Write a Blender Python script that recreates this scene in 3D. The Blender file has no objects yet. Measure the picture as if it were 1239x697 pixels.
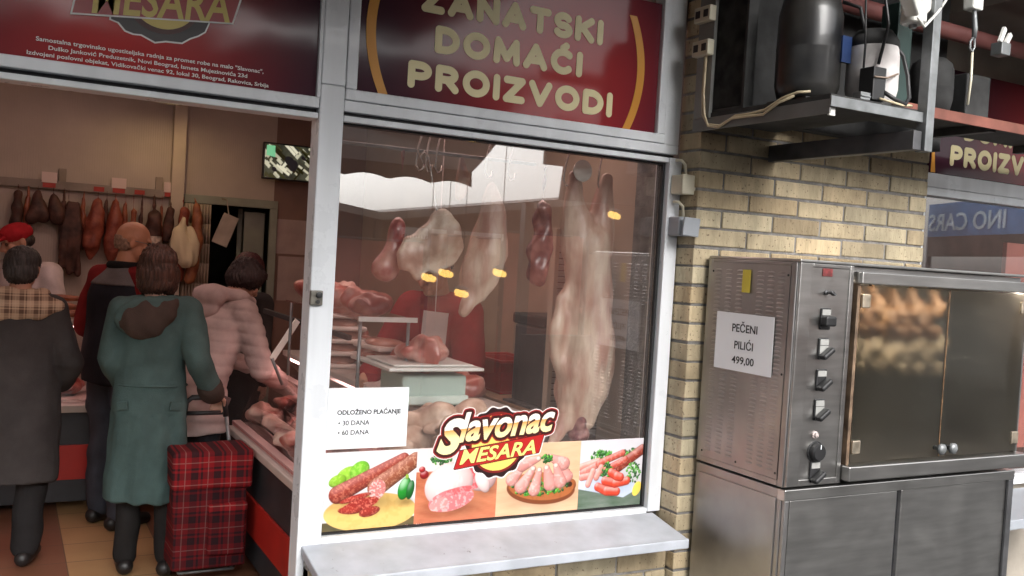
import bpy, bmesh, math, random
import numpy as np
from mathutils import Vector, Matrix, Euler

random.seed(7); RNG = np.random.default_rng(7)
scn = bpy.context.scene
COL = scn.collection
R = math.radians

# ------------------------------------------------------------------ camera
cam_d = bpy.data.cameras.new('camera'); cam = bpy.data.objects.new('camera', cam_d); COL.objects.link(cam)
cam_d.sensor_width = 36; cam_d.lens = 36 * 1134.27 / 1239; cam_d.clip_end = 500; cam_d.clip_start = .02
yaw, pitch, roll = R(28.539), R(-1.783), R(3.400)
fw = Vector((math.sin(yaw) * math.cos(pitch), math.cos(yaw) * math.cos(pitch), math.sin(pitch)))
rt = Vector((math.cos(yaw), -math.sin(yaw), 0)); up = rt.cross(fw)
r2 = rt * math.cos(roll) + up * math.sin(roll); u2 = -rt * math.sin(roll) + up * math.cos(roll)
M = Matrix((r2, u2, -fw)).transposed().to_4x4(); M.translation = (0, 0, 1.65)
cam.matrix_world = M
scn.camera = cam

# ------------------------------------------------------------------ world, sun, exposure
SUN_EL, SUN_AZ = R(36), R(180)
W = bpy.data.worlds.new('World'); scn.world = W; W.use_nodes = True
nt = W.node_tree; bg = nt.nodes['Background']
sky = nt.nodes.new('ShaderNodeTexSky'); sky.sky_type = 'NISHITA'; sky.sun_disc = False
sky.sun_elevation = SUN_EL; sky.sun_rotation = SUN_AZ; sky.dust_density = 5.0; sky.air_density = 1.0
hsv = nt.nodes.new('ShaderNodeHueSaturation'); hsv.inputs['Saturation'].default_value = .16
nt.links.new(sky.outputs[0], hsv.inputs['Color']); nt.links.new(hsv.outputs[0], bg.inputs[0])
bg.inputs[1].default_value = .15
sd = bpy.data.lights.new('sun', 'SUN'); sd.energy = .5; sd.angle = R(35); sd.color = (1, .97, .92)
sun = bpy.data.objects.new('sun', sd); COL.objects.link(sun)
sun_dir = Vector((math.sin(SUN_AZ) * math.cos(SUN_EL), math.cos(SUN_AZ) * math.cos(SUN_EL), math.sin(SUN_EL)))
sun.rotation_euler = sun_dir.to_track_quat('Z', 'Y').to_euler()
scn.view_settings.view_transform = 'Standard'; scn.view_settings.look = 'None'
scn.view_settings.gamma = 1; scn.view_settings.use_curve_mapping = False
scn.view_settings.exposure = 1.45
scn.cycles.use_denoising = True
scn.cycles.max_bounces = 8; scn.cycles.diffuse_bounces = 3; scn.cycles.glossy_bounces = 3
scn.cycles.transparent_max_bounces = 16; scn.cycles.transmission_bounces = 4
scn.cycles.caustics_reflective = False; scn.cycles.caustics_refractive = False
scn.cycles.sample_clamp_indirect = 4

# ------------------------------------------------------------------ helpers
def lin(r, g, b):
    f = lambda v: ((v / 255 + .055) / 1.055) ** 2.4 if v > 10 else v / 255 / 12.92
    return (f(r), f(g), f(b))

def pbr(name, col, rough=.6, metal=0., var=.18, vs=6., col2=None, bump=0., bs=60., spec=.5, coat=0., stretch=(1, 1, 1), lo=.35, hi=.65, emit=None, smudge=0.):
    m = bpy.data.materials.new(name); m.use_nodes = True; n = m.node_tree; b = n.nodes['Principled BSDF']
    b.inputs['Roughness'].default_value = rough; b.inputs['Metallic'].default_value = metal
    b.inputs['Specular IOR Level'].default_value = spec; b.inputs['Coat Weight'].default_value = coat
    tc = n.nodes.new('ShaderNodeTexCoord'); mp = n.nodes.new('ShaderNodeMapping'); mp.inputs['Scale'].default_value = stretch
    n.links.new(tc.outputs['Object'], mp.inputs[0])
    nz = n.nodes.new('ShaderNodeTexNoise'); nz.inputs['Scale'].default_value = vs; nz.inputs['Detail'].default_value = 5
    n.links.new(mp.outputs[0], nz.inputs['Vector'])
    rp = n.nodes.new('ShaderNodeValToRGB'); rp.color_ramp.elements[0].position = lo; rp.color_ramp.elements[1].position = hi
    a = tuple(max(0, c * (1 - var)) for c in col); d = col2 if col2 else tuple(min(1, c * (1 + var)) for c in col)
    rp.color_ramp.elements[0].color = (*a, 1); rp.color_ramp.elements[1].color = (*d, 1)
    n.links.new(nz.outputs['Fac'], rp.inputs[0]); n.links.new(rp.outputs[0], b.inputs['Base Color'])
    if bump:
        nb = n.nodes.new('ShaderNodeTexNoise'); nb.inputs['Scale'].default_value = bs; nb.inputs['Detail'].default_value = 4
        n.links.new(mp.outputs[0], nb.inputs['Vector'])
        bp = n.nodes.new('ShaderNodeBump'); bp.inputs['Strength'].default_value = bump; bp.inputs['Distance'].default_value = .01
        n.links.new(nb.outputs['Fac'], bp.inputs['Height']); n.links.new(bp.outputs[0], b.inputs['Normal'])
    if smudge:
        n2 = n.nodes.new('ShaderNodeTexNoise'); n2.inputs['Scale'].default_value = 7; n2.inputs['Detail'].default_value = 7; n2.inputs['Roughness'].default_value = .65
        mr = n.nodes.new('ShaderNodeMapRange'); mr.inputs[1].default_value = .35; mr.inputs[2].default_value = .7; mr.inputs[3].default_value = max(.05, rough - smudge); mr.inputs[4].default_value = rough + smudge
        n.links.new(tc.outputs['Object'], n2.inputs['Vector']); n.links.new(n2.outputs['Fac'], mr.inputs[0]); n.links.new(mr.outputs[0], b.inputs['Roughness'])
    if emit:
        b.inputs['Emission Color'].default_value = (*emit[0], 1); b.inputs['Emission Strength'].default_value = emit[1]
    return m

def mathn(n, op, a, b=None):
    x = n.nodes.new('ShaderNodeMath'); x.operation = op
    for i, v in enumerate((a, b)):
        if v is None: continue
        if isinstance(v, (int, float)): x.inputs[i].default_value = v
        else: n.links.new(v, x.inputs[i])
    return x.outputs[0]

def glass_mat(name, ior=1.55, tint=(1, 1, 1), dirt=0., dirt_col=(.3, .25, .18), rough=0., ds=5., haze=0.):
    m = bpy.data.materials.new(name); m.use_nodes = True; n = m.node_tree
    for x in list(n.nodes): n.nodes.remove(x)
    out = n.nodes.new('ShaderNodeOutputMaterial'); tr = n.nodes.new('ShaderNodeBsdfRefraction' if haze else 'ShaderNodeBsdfTransparent'); tr.inputs[0].default_value = (*tint, 1)
    if haze: tr.inputs['Roughness'].default_value = haze; tr.inputs['IOR'].default_value = 1.09
    gl = n.nodes.new('ShaderNodeBsdfGlossy'); gl.inputs['Roughness'].default_value = rough; gl.inputs[0].default_value = (1, 1, 1, 1)
    ge = n.nodes.new('ShaderNodeNewGeometry'); vm = n.nodes.new('ShaderNodeVectorMath'); vm.operation = 'DOT_PRODUCT'
    n.links.new(ge.outputs['Incoming'], vm.inputs[0]); n.links.new(ge.outputs['Normal'], vm.inputs[1])
    f0 = ((ior - 1) / (ior + 1)) ** 2      # Schlick reflectance of each face of the pane, the same from both sides
    fr = mathn(n, 'ADD', mathn(n, 'MULTIPLY', mathn(n, 'POWER', mathn(n, 'SUBTRACT', 1.0, mathn(n, 'ABSOLUTE', vm.outputs['Value'])), 5.0), 1 - f0), f0)
    mx = n.nodes.new('ShaderNodeMixShader'); n.links.new(fr, mx.inputs[0])
    n.links.new(gl.outputs[0], mx.inputs[2])
    if dirt:
        df = n.nodes.new('ShaderNodeBsdfDiffuse'); df.inputs[0].default_value = (*dirt_col, 1)
        m2 = n.nodes.new('ShaderNodeMixShader'); tc = n.nodes.new('ShaderNodeTexCoord')
        nz = n.nodes.new('ShaderNodeTexNoise'); nz.inputs['Scale'].default_value = ds; nz.inputs['Detail'].default_value = 5
        mr = n.nodes.new('ShaderNodeMapRange'); mr.inputs[1].default_value = .3; mr.inputs[2].default_value = .75
        mr.inputs[3].default_value = dirt * .55; mr.inputs[4].default_value = dirt * 1.4
        n.links.new(tc.outputs['Object'], nz.inputs['Vector']); n.links.new(nz.outputs['Fac'], mr.inputs[0]); n.links.new(mr.outputs[0], m2.inputs[0])
        n.links.new(tr.outputs[0], m2.inputs[1]); n.links.new(df.outputs[0], m2.inputs[2]); n.links.new(m2.outputs[0], mx.inputs[1])
    else:
        n.links.new(tr.outputs[0], mx.inputs[1])
    n.links.new(mx.outputs[0], out.inputs[0])
    return m

def vcol_mat(name, rough=.35, emit=0., coat=.3):
    m = bpy.data.materials.new(name); m.use_nodes = True; n = m.node_tree; b = n.nodes['Principled BSDF']
    at = n.nodes.new('ShaderNodeAttribute'); at.attribute_name = 'Col'
    n.links.new(at.outputs['Color'], b.inputs['Base Color']); b.inputs['Roughness'].default_value = rough; b.inputs['Coat Weight'].default_value = coat
    if emit:
        n.links.new(at.outputs['Color'], b.inputs['Emission Color']); b.inputs['Emission Strength'].default_value = emit
    return m

def plaid_mat(name, base, dark, line, su, axis_u='X', axis_v='Z', rough=.9, kdark=.5):
    """woven check: dark bands and fine pale lines across two axes"""
    m = bpy.data.materials.new(name); m.use_nodes = True; n = m.node_tree; b = n.nodes['Principled BSDF']; b.inputs['Roughness'].default_value = rough
    b.inputs['Specular IOR Level'].default_value = .15
    tc = n.nodes.new('ShaderNodeTexCoord'); sp = n.nodes.new('ShaderNodeSeparateXYZ'); n.links.new(tc.outputs['Object'], sp.inputs[0])
    def band(ax, freq, lo, hi):
        f = mathn(n, 'FRACT', mathn(n, 'MULTIPLY', sp.outputs[ax], freq))
        return mathn(n, 'MULTIPLY', mathn(n, 'GREATER_THAN', f, lo), mathn(n, 'LESS_THAN', f, hi))
    U = n.nodes.new('ShaderNodeMix'); U.data_type = 'RGBA'
    du = mathn(n, 'ADD', band(axis_u, su, .0, .32), band(axis_u, su, .42, .52)); dv = mathn(n, 'ADD', band(axis_v, su, .0, .32), band(axis_v, su, .42, .52))
    d = mathn(n, 'MULTIPLY', mathn(n, 'ADD', du, dv), kdark)
    n.links.new(d, U.inputs['Factor']); U.inputs[6].default_value = (*base, 1); U.inputs[7].default_value = (*dark, 1)
    L = n.nodes.new('ShaderNodeMix'); L.data_type = 'RGBA'
    ln = mathn(n, 'MULTIPLY', mathn(n, 'MAXIMUM', band(axis_u, su, .73, .77), band(axis_v, su, .73, .77)), .38)
    n.links.new(ln, L.inputs['Factor']); n.links.new(U.outputs[2], L.inputs[6]); L.inputs[7].default_value = (*line, 1)
    n.links.new(L.outputs[2], b.inputs['Base Color'])
    return m

def children_of(o): return [c for c in bpy.data.objects if c.parent == o]
def wloc(o):
    v = Vector((0, 0, 0))
    while o is not None: v = v + o.location; o = o.parent
    return v
def tag(o, label=None, cat=None, group=None, kind=None):
    if label: o['label'] = label
    if cat: o['category'] = cat
    if group: o['group'] = group
    if kind: o['kind'] = kind
    return o
def empty(name, loc, label, cat, group=None):
    o = bpy.data.objects.new(name, None); COL.objects.link(o); o.location = loc; o.empty_display_size = .05
    return tag(o, label, cat, group)
def copy_tree(o, parent=None):
    c = o.copy(); COL.objects.link(c); c.parent = parent
    for ch in children_of(o): copy_tree(ch, c)
    return c

def sphere_vf(seg=16, rings=10):
    v = [(0, 0, 1)]; f = []
    for i in range(1, rings):
        t = math.pi * i / rings
        for j in range(seg):
            p = 2 * math.pi * j / seg; v.append((math.sin(t) * math.cos(p), math.sin(t) * math.sin(p), math.cos(t)))
    v.append((0, 0, -1)); last = len(v) - 1
    for j in range(seg): f.append((0, 1 + j, 1 + (j + 1) % seg))
    for i in range(rings - 2):
        a = 1 + i * seg
        for j in range(seg): f.append((a + j, a + seg + j, a + seg + (j + 1) % seg, a + (j + 1) % seg))
    a = 1 + (rings - 2) * seg
    for j in range(seg): f.append((a + j, last, a + (j + 1) % seg))
    return np.array(v), f
SPH = sphere_vf()

class MB:
    def __init__(s): s.v = []; s.f = []
    def add(s, v, f):
        o = len(s.v); s.v += [tuple(map(float, p)) for p in v]; s.f += [tuple(i + o for i in q) for q in f]; return s
    def box(s, a, b, rot=None, piv=None):
        (x0, y0, z0), (x1, y1, z1) = a, b
        v = [(x0, y0, z0), (x1, y0, z0), (x1, y1, z0), (x0, y1, z0), (x0, y0, z1), (x1, y0, z1), (x1, y1, z1), (x0, y1, z1)]
        if rot is not None:
            p = Vector(piv) if piv is not None else (Vector(a) + Vector(b)) / 2; m = Euler(rot).to_matrix()
            v = [tuple(m @ (Vector(q) - p) + p) for q in v]
        return s.add(v, [(0, 3, 2, 1), (4, 5, 6, 7), (0, 1, 5, 4), (1, 2, 6, 5), (2, 3, 7, 6), (3, 0, 4, 7)])
    def ell(s, c, r, rot=None):
        v = SPH[0] * np.array(r if hasattr(r, '__len__') else (r, r, r))
        if rot is not None: v = v @ np.array(rot if isinstance(rot, Matrix) else Euler(rot).to_matrix()).T
        return s.add(v + np.array(c), SPH[1])
    def cap(s, p0, r0, p1, r1):
        s.ell(p0, r0); s.ell(p1, r1); return s.tube([p0, p1], [r0, r1], 14)
    def chain(s, pts, rs):
        for i in range(len(pts) - 1): s.cap(pts[i], rs[i], pts[i + 1], rs[i + 1])
        return s
    def tube(s, pts, r, n=8, closed=True, flat=None):
        P = [Vector(p) for p in pts]; k = len(P); rs = r if hasattr(r, '__len__') else [r] * k
        v = []; prev = None
        for i in range(k):
            d = (P[min(i + 1, k - 1)] - P[max(i - 1, 0)]).normalized()
            if prev is None:
                a = d.orthogonal().normalized()
            else:
                a = (prev - d * prev.dot(d)); a = a.normalized() if a.length > 1e-6 else d.orthogonal().normalized()
            prev = a; b = d.cross(a)
            for j in range(n):
                t = 2 * math.pi * j / n; v.append(P[i] + (a * math.cos(t) + b * math.sin(t)) * rs[i])
        f = []
        for i in range(k - 1):
            for j in range(n):
                f.append((i * n + j, i * n + (j + 1) % n, (i + 1) * n + (j + 1) % n, (i + 1) * n + j))
        if closed: f.append(tuple(range(n - 1, -1, -1))); f.append(tuple((k - 1) * n + j for j in range(n)))
        return s.add(v, f)
    def loft(s, rings, closed=True):
        n = len(rings[0]); k = len(rings); v = [p for r in rings for p in r]; f = []
        for i in range(k - 1):
            for j in range(n): f.append((i * n + j, i * n + (j + 1) % n, (i + 1) * n + (j + 1) % n, (i + 1) * n + j))
        if closed: f.append(tuple(range(n - 1, -1, -1))); f.append(tuple((k - 1) * n + j for j in range(n)))
        return s.add(v, f)
    def lathe(s, prof, c, n=20, axis='Z'):
        rings = []
        for r, h in prof:
            ring = []
            for j in range(n):
                t = 2 * math.pi * j / n; a, b = r * math.cos(t), r * math.sin(t)
                q = (a, b, h) if axis == 'Z' else ((a, -h, b) if axis == '-Y' else (h, a, b))
                ring.append(tuple(np.array(c) + np.array(q)))
            rings.append(ring)
        return s.loft(rings)
    def prism(s, poly, y0, y1):
        """outline in x, z; front at y0, back at y1"""
        n = len(poly); v = [(x, y0, z) for x, z in poly] + [(x, y1, z) for x, z in poly]
        area = sum(poly[i][0] * poly[(i + 1) % n][1] - poly[(i + 1) % n][0] * poly[i][1] for i in range(n))
        if area < 0: v = [(x, y0, z) for x, z in poly[::-1]] + [(x, y1, z) for x, z in poly[::-1]]
        return s.add(v, [tuple(range(n)), tuple(range(2 * n - 1, n - 1, -1))] + [(i, n + i, n + (i + 1) % n, (i + 1) % n) for i in range(n)])
    def build(s, name, mat, parent=None, smooth=False, bev=0, voxel=0, relax=0, fold=None, label=None, cat=None, group=None, kind=None, loc=None, seg=2, sub=0):
        me = bpy.data.meshes.new(name); org = wloc(parent) if parent is not None else Vector(loc or (0, 0, 0))
        V = np.array(s.v) - np.array(org)
        me.from_pydata([tuple(p) for p in V], [], s.f)
        bm = bmesh.new(); bm.from_mesh(me); bmesh.ops.recalc_face_normals(bm, faces=bm.faces); bm.to_mesh(me); bm.free()
        o = bpy.data.objects.new(name, me); COL.objects.link(o)
        if voxel or sub:
            if voxel:
                md = o.modifiers.new('r', 'REMESH'); md.mode = 'VOXEL'; md.voxel_size = voxel
                if relax:
                    ms = o.modifiers.new('s', 'SMOOTH'); ms.factor = .5; ms.iterations = relax
            if sub:
                md = o.modifiers.new('u', 'SUBSURF'); md.levels = sub; md.render_levels = sub
            dg = bpy.context.evaluated_depsgraph_get(); dg.update()
            m2 = bpy.data.meshes.new_from_object(o.evaluated_get(dg)); m2.name = name
            o.modifiers.clear(); o.data = m2; bpy.data.meshes.remove(me); me = m2
            if fold:
                n = len(me.vertices); co = np.empty(n * 3); me.vertices.foreach_get('co', co); co = co.reshape(-1, 3)
                no = np.empty(n * 3); me.vertices.foreach_get('normal', no); no = no.reshape(-1, 3)
                co = co + no * fold(co)[:, None]; me.vertices.foreach_set('co', co.ravel()); me.update()
        if smooth: me.polygons.foreach_set('use_smooth', [True] * len(me.polygons))
        if bev:
            b = o.modifiers.new('bevel', 'BEVEL'); b.width = bev; b.segments = seg; b.limit_method = 'ANGLE'; b.angle_limit = R(40)
        me.materials.append(mat)
        if parent is not None: o.parent = parent
        else: o.location = org
        return tag(o, label, cat, group, kind)

def folds(amp, seed, fx=14, fz=7, k=5):
    g = np.random.default_rng(seed); D = g.normal(size=(k, 3)) * np.array([fx, fx, fz]); ph = g.uniform(0, 6.28, k)
    return lambda co: amp * sum(np.sin(co @ D[i] + ph[i]) for i in range(k)) / math.sqrt(k)

def text(name, s, mat, parent, cx, cz, y, width=None, height=None, bold=0., shear=0., depth=.001, side=None, rot=0., label=None):
    cu = bpy.data.curves.new('txt', 'FONT'); cu.body = s; cu.offset = bold; cu.shear = shear; cu.extrude = .02; cu.resolution_u = 3
    t = bpy.data.objects.new('txt', cu); COL.objects.link(t)
    dg = bpy.context.evaluated_depsgraph_get(); dg.update()
    me = bpy.data.meshes.new_from_object(t.evaluated_get(dg)); bpy.data.objects.remove(t); bpy.data.curves.remove(cu)
    n = len(me.vertices); co = np.empty(n * 3); me.vertices.foreach_get('co', co); co = co.reshape(-1, 3)
    lo, hi = co.min(0), co.max(0); c = (lo + hi) / 2; ex = hi - lo
    sx = width / ex[0] if width else height / ex[1]; sy = height / ex[1] if height else sx
    p = (co - c) * np.array([sx, sy, depth / ex[2]])
    if rot: ca, sa = math.cos(rot), math.sin(rot); p[:, :2] = np.stack([p[:, 0] * ca - p[:, 1] * sa, p[:, 0] * sa + p[:, 1] * ca], 1)
    if side == 'left':      # faces -x, reads towards -y
        q = np.stack([cx - p[:, 2], y - p[:, 0], cz + p[:, 1]], 1)
    elif side is not None:  # a plane with horizontal reading direction side=(dx,dy)
        d = np.array(side) / np.linalg.norm(side); q = np.stack([cx + p[:, 0] * d[0] + p[:, 2] * d[1], y + p[:, 0] * d[1] - p[:, 2] * d[0], cz + p[:, 1]], 1)
    else:
        q = np.stack([cx + p[:, 0], y - p[:, 2], cz + p[:, 1]], 1)
    q = q - np.array(wloc(parent)); me.vertices.foreach_set('co', q.ravel()); me.update()
    me.materials.clear(); me.materials.append(mat); me.polygons.foreach_set('material_index', [0] * len(me.polygons))
    o = bpy.data.objects.new(name, me); COL.objects.link(o); o.parent = parent
    return tag(o, label)

def arc(cx, cy, rx, ry, a0, a1, n=14):
    return [(cx + rx * math.cos(R(a0 + (a1 - a0) * i / n)), cy + ry * math.sin(R(a0 + (a1 - a0) * i / n))) for i in range(n + 1)]
ROUND = {  # rounded monoline capitals, height 1
 'Z': (.62, [[(0, 1), (.62, 1), (0, 0), (.62, 0)]]),
 'A': (.74, [[(0, 0), (.37, 1), (.74, 0)], [(.14, .3), (.6, .3)]]),
 'N': (.66, [[(0, 0), (0, 1), (.66, 0), (.66, 1)]]),
 'T': (.66, [[(0, 1), (.66, 1)], [(.33, 1), (.33, 0)]]),
 'S': (.56, [arc(.28, .74, .27, .26, 30, 270, 14) + arc(.28, .25, .29, .25, 90, -150, 14)]),
 'K': (.62, [[(0, 0), (0, 1)], [(.6, 1), (.04, .45)], [(.2, .58), (.62, 0)]]),
 'I': (.0, [[(0, 0), (0, 1)]]),
 'D': (.66, [[(0, 0), (0, 1), (.22, 1)] + arc(.22, .5, .44, .5, 90, -90, 16) + [(0, 0)]]),
 'O': (.78, [arc(.39, .5, .39, .5, 0, 360, 28)]),
 'M': (.8, [[(0, 0), (.04, 1), (.4, .15), (.76, 1), (.8, 0)]]),
 'Ć': (.7, [arc(.39, .5, .39, .5, 48, 312, 22), [(.37, 1.22), (.5, 1.36)]]),
 'C': (.7, [arc(.39, .5, .39, .5, 48, 312, 22)]),
 'P': (.6, [[(0, 0), (0, 1), (.3, 1)] + arc(.3, .72, .3, .28, 90, -90, 12) + [(0, .44)]]),
 'R': (.62, [[(0, 0), (0, 1), (.3, 1)] + arc(.3, .73, .29, .27, 90, -90, 12) + [(0, .46)], [(.3, .46), (.62, 0)]]),
 'V': (.7, [[(0, 1), (.35, 0), (.7, 1)]]),
}
def round_text(name, s, mat, parent, x0, x1, z0, z1, y, rf=.142, gap=.40):
    """raised rounded letters: each stroke a flattened tube with round ends"""
    tot = sum(ROUND[c][0] for c in s) + gap * (len(s) - 1); h = z1 - z0; r = rf * h; hh = h - 2 * r
    kx = (x1 - x0 - 2 * r) / tot; mb = MB(); x = x0 + r; q = 0
    def plate(poly):
        nonlocal q
        yf = y - .0002 - q * .000012; q = (q + 1) % 60; mb.prism(poly, yf, y + .0008)
    for c in s:
        w, st = ROUND[c]
        for line in st:
            p = [(x + a * kx, z0 + r + b * hh) for a, b in line]
            for i in range(len(p) - 1):
                (ax, az), (bx, bz) = p[i], p[i + 1]; t = math.atan2(bz - az, bx - ax)
                cap_ = [(bx + r * math.cos(t - math.pi / 2 + math.pi * m / 10), bz + r * math.sin(t - math.pi / 2 + math.pi * m / 10)) for m in range(11)]
                cap_ += [(ax + r * math.cos(t + math.pi / 2 + math.pi * m / 10), az + r * math.sin(t + math.pi / 2 + math.pi * m / 10)) for m in range(11)]
                plate(cap_)
        x += (w + gap) * kx
    return mb.build(name, mat, parent)

# ---- printed pictures: colours of the print only, one vertex per dot
def print_grid(name, img, x0, z0, w, h, y, parent, mat, alpha=None, label=None):
    H_, W_, _ = img.shape; xs = x0 + w * np.arange(W_) / (W_ - 1); zs = z0 + h * (1 - np.arange(H_) / (H_ - 1))
    X, Z = np.meshgrid(xs, zs); V = np.stack([X, np.full_like(X, y), Z], -1).reshape(-1, 3) - np.array(wloc(parent))
    i = np.arange(H_ - 1)[:, None] * W_ + np.arange(W_ - 1)[None]; F = np.stack([i, i + W_, i + W_ + 1, i + 1], -1).reshape(-1, 4)
    if alpha is not None:
        a = alpha.ravel(); F = F[(a[F] > .5).sum(1) >= 3]
    me = bpy.data.meshes.new(name); me.from_pydata(V.tolist(), [], F.tolist())
    ca = me.color_attributes.new('Col', 'FLOAT_COLOR', 'POINT'); c = np.ones((H_ * W_, 4), np.float32); c[:, :3] = np.clip(img.reshape(-1, 3), 0, 1)
    ca.data.foreach_set('color', c.ravel()); me.materials.append(mat)
    o = bpy.data.objects.new(name, me); COL.objects.link(o); o.parent = parent
    return tag(o, label)

def smooth_noise(h, w, cell, g):
    gh, gw = int(h / cell) + 3, int(w / cell) + 3; a = g.random((gh, gw))
    y = np.arange(h) / cell; x = np.arange(w) / cell; yi = y.astype(int); xi = x.astype(int); fy = (y - yi)[:, None]; fx = (x - xi)[None]
    fy = fy * fy * (3 - 2 * fy); fx = fx * fx * (3 - 2 * fx)
    A = lambda p, q: a[np.ix_(yi + p, xi + q)]
    return (A(0, 0) * (1 - fx) + A(0, 1) * fx) * (1 - fy) + (A(1, 0) * (1 - fx) + A(1, 1) * fx) * fy

class Cv:
    def __init__(s, w, h, seed=1):
        s.w, s.h = w, h; s.g = np.random.default_rng(seed); s.im = np.zeros((h, w, 3)); s.Y, s.X = np.mgrid[0:h, 0:w].astype(float)
    def put(s, m, c): m = np.clip(m, 0, 1)[..., None]; s.im = s.im * (1 - m) + np.asarray(c) * m
    def lit(s, nx, ny, nz, col, tex, cell, fat, spec):
        l = np.clip(.45 + .5 * nz - .28 * ny - .18 * nx, .15, 1.25); c = np.asarray(lin(*col)) * l[..., None]
        if tex:
            t = smooth_noise(s.h, s.w, cell, s.g) * .6 + smooth_noise(s.h, s.w, cell / 2.3, s.g) * .4
            k = np.clip((t - .52) * 6, 0, 1)[..., None] * tex; c = c * (1 - k) + np.asarray(lin(*fat)) * l[..., None] * k
        if spec: c = c + spec * np.clip(nz * .7 - ny * .6 - nx * .3 - .55, 0, 1)[..., None] ** 2 * 4
        return c
    def ell(s, cx, cy, rx, ry, ang, col, tex=0, cell=5, fat=(240, 200, 190), spec=0, flat=0):
        a = R(ang); dx, dy = s.X - cx, s.Y - cy; u = (dx * math.cos(a) + dy * math.sin(a)) / rx; v = (-dx * math.sin(a) + dy * math.cos(a)) / ry
        r = np.sqrt(u * u + v * v); nz = np.sqrt(np.clip(1 - r * r, 0, 1)); nx = u * math.cos(a) - v * math.sin(a); ny = u * math.sin(a) + v * math.cos(a)
        if flat: nx, ny, nz = nx * .15, ny * .15, nz * 0 + 1
        s.put((1 - r) * min(rx, ry) + .5, s.lit(nx, ny, nz, col, tex, cell, fat, spec))
    def cap(s, x0, y0, x1, y1, r0, r1, col, tex=0, cell=5, fat=(240, 200, 190), spec=0):
        dx, dy = x1 - x0, y1 - y0; L2 = dx * dx + dy * dy; t = np.clip(((s.X - x0) * dx + (s.Y - y0) * dy) / L2, 0, 1); r = r0 + (r1 - r0) * t
        ex, ey = (s.X - x0 - dx * t) / r, (s.Y - y0 - dy * t) / r; d = np.sqrt(ex * ex + ey * ey)
        s.put((1 - d) * r + .5, s.lit(ex, ey, np.sqrt(np.clip(1 - d * d, 0, 1)), col, tex, cell, fat, spec))
    def poly(s, pts, col, tex=0, cell=5, fat=(240, 200, 190), soft=0):
        inside = np.zeros((s.h, s.w), bool); n = len(pts)
        for i in range(n):
            (xa, ya), (xb, yb) = pts[i], pts[(i + 1) % n]
            if ya == yb: continue
            inside ^= ((ya > s.Y) != (yb > s.Y)) & (s.X < (xb - xa) * (s.Y - ya) / (yb - ya) + xa)
        m = inside.astype(float)
        m = (m + np.roll(m, 1, 0) + np.roll(m, -1, 0) + np.roll(m, 1, 1) + np.roll(m, -1, 1)) / 5
        o = np.zeros_like(s.X); s.put(m, s.lit(o, o, o + 1, col, tex, cell, fat, 0))
    def dim(s, cx, cy, rx, ry, k=.5):
        q = np.clip(1.25 - np.hypot((s.X - cx) / rx, (s.Y - cy) / ry), 0, 1)[..., None]; s.im = s.im * (1 - k * q)
    def herb(s, cx, cy, rx, ry, n=60, cols=((40, 120, 30), (90, 170, 50), (25, 80, 25))):
        for _ in range(n):
            a, q = s.g.uniform(0, 6.28), math.sqrt(s.g.random()); s.ell(cx + rx * q * math.cos(a), cy + ry * q * math.sin(a), s.g.uniform(2.5, 5.5), s.g.uniform(2, 4), s.g.uniform(0, 180), cols[int(s.g.integers(len(cols)))], spec=.15)
    def wood(s, y0, c1, c2):
        t = smooth_noise(s.h, s.w, 40, s.g) + .3 * smooth_noise(s.h * 6, s.w, 9, s.g)[::6] + .12 * np.sin(s.Y * .35 + 9 * smooth_noise(s.h, s.w, 70, s.g)); t = np.clip(t * .75, 0, 1)[..., None]
        s.put(np.clip((s.Y - y0) / 3, 0, 1), np.asarray(lin(*c1)) * (1 - t) + np.asarray(lin(*c2)) * t)

# ------------------------------------------------------------------ materials
M_ = {}
M_['alu'] = pbr('white_aluminium', (.68, .70, .73), .35, var=.07, vs=13, coat=.15, stretch=(1, 1, .12), smudge=.12)
M_['sill'] = pbr('sill_paint', (.38, .40, .44), .45, var=.12, vs=9, bump=.05, bs=30)
def flecks(m, scale, th, col, amt):
    n = m.node_tree; b = n.nodes['Principled BSDF']; src = b.inputs['Base Color'].links[0].from_socket
    tc = n.nodes.new('ShaderNodeTexCoord'); z = n.nodes.new('ShaderNodeTexNoise'); z.inputs['Scale'].default_value = scale; z.inputs['Detail'].default_value = 6; z.inputs['Roughness'].default_value = .75; n.links.new(tc.outputs['Object'], z.inputs['Vector'])
    f = mathn(n, 'MULTIPLY', mathn(n, 'GREATER_THAN', z.outputs['Fac'], th), amt); mx = n.nodes.new('ShaderNodeMix'); mx.data_type = 'RGBA'; n.links.new(f, mx.inputs['Factor']); n.links.new(src, mx.inputs[6]); mx.inputs[7].default_value = (*col, 1); n.links.new(mx.outputs[2], b.inputs['Base Color'])
flecks(M_['sill'], 16, .66, (.16, .15, .14), .7); flecks(M_['alu'], 14, .70, (.30, .29, .27), .55)
M_['alu_dark'] = pbr('joint_shadow_strip', (.05, .05, .055), .6, var=.2)
M_['rubber'] = pbr('black_rubber', (.012, .012, .013), .7, var=.2)
M_['brick'] = None
M_['mortar'] = pbr('mortar', (.21, .20, .19), .95, var=.25, vs=20, bump=.5, bs=90)
M_['steel'] = pbr('brushed_steel', (.50, .49, .475), .33, 1., var=.10, vs=5, stretch=(1, 1, 8), bump=.03, bs=40, smudge=.045)
M_['steel_side'] = pbr('dull_steel', (.36, .35, .345), .42, 1., var=.16, vs=4, bump=.03, bs=30, smudge=.06)
M_['steel_dark'] = pbr('dark_steel', (.10, .10, .105), .5, .7, var=.3, vs=8)
M_['galv'] = pbr('galvanised_angle', (.22, .23, .235), .5, .6, var=.25, vs=14)
M_['white_paint'] = pbr('white_paint', (.74, .74, .70), .35, var=.05, coat=.3)
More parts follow.
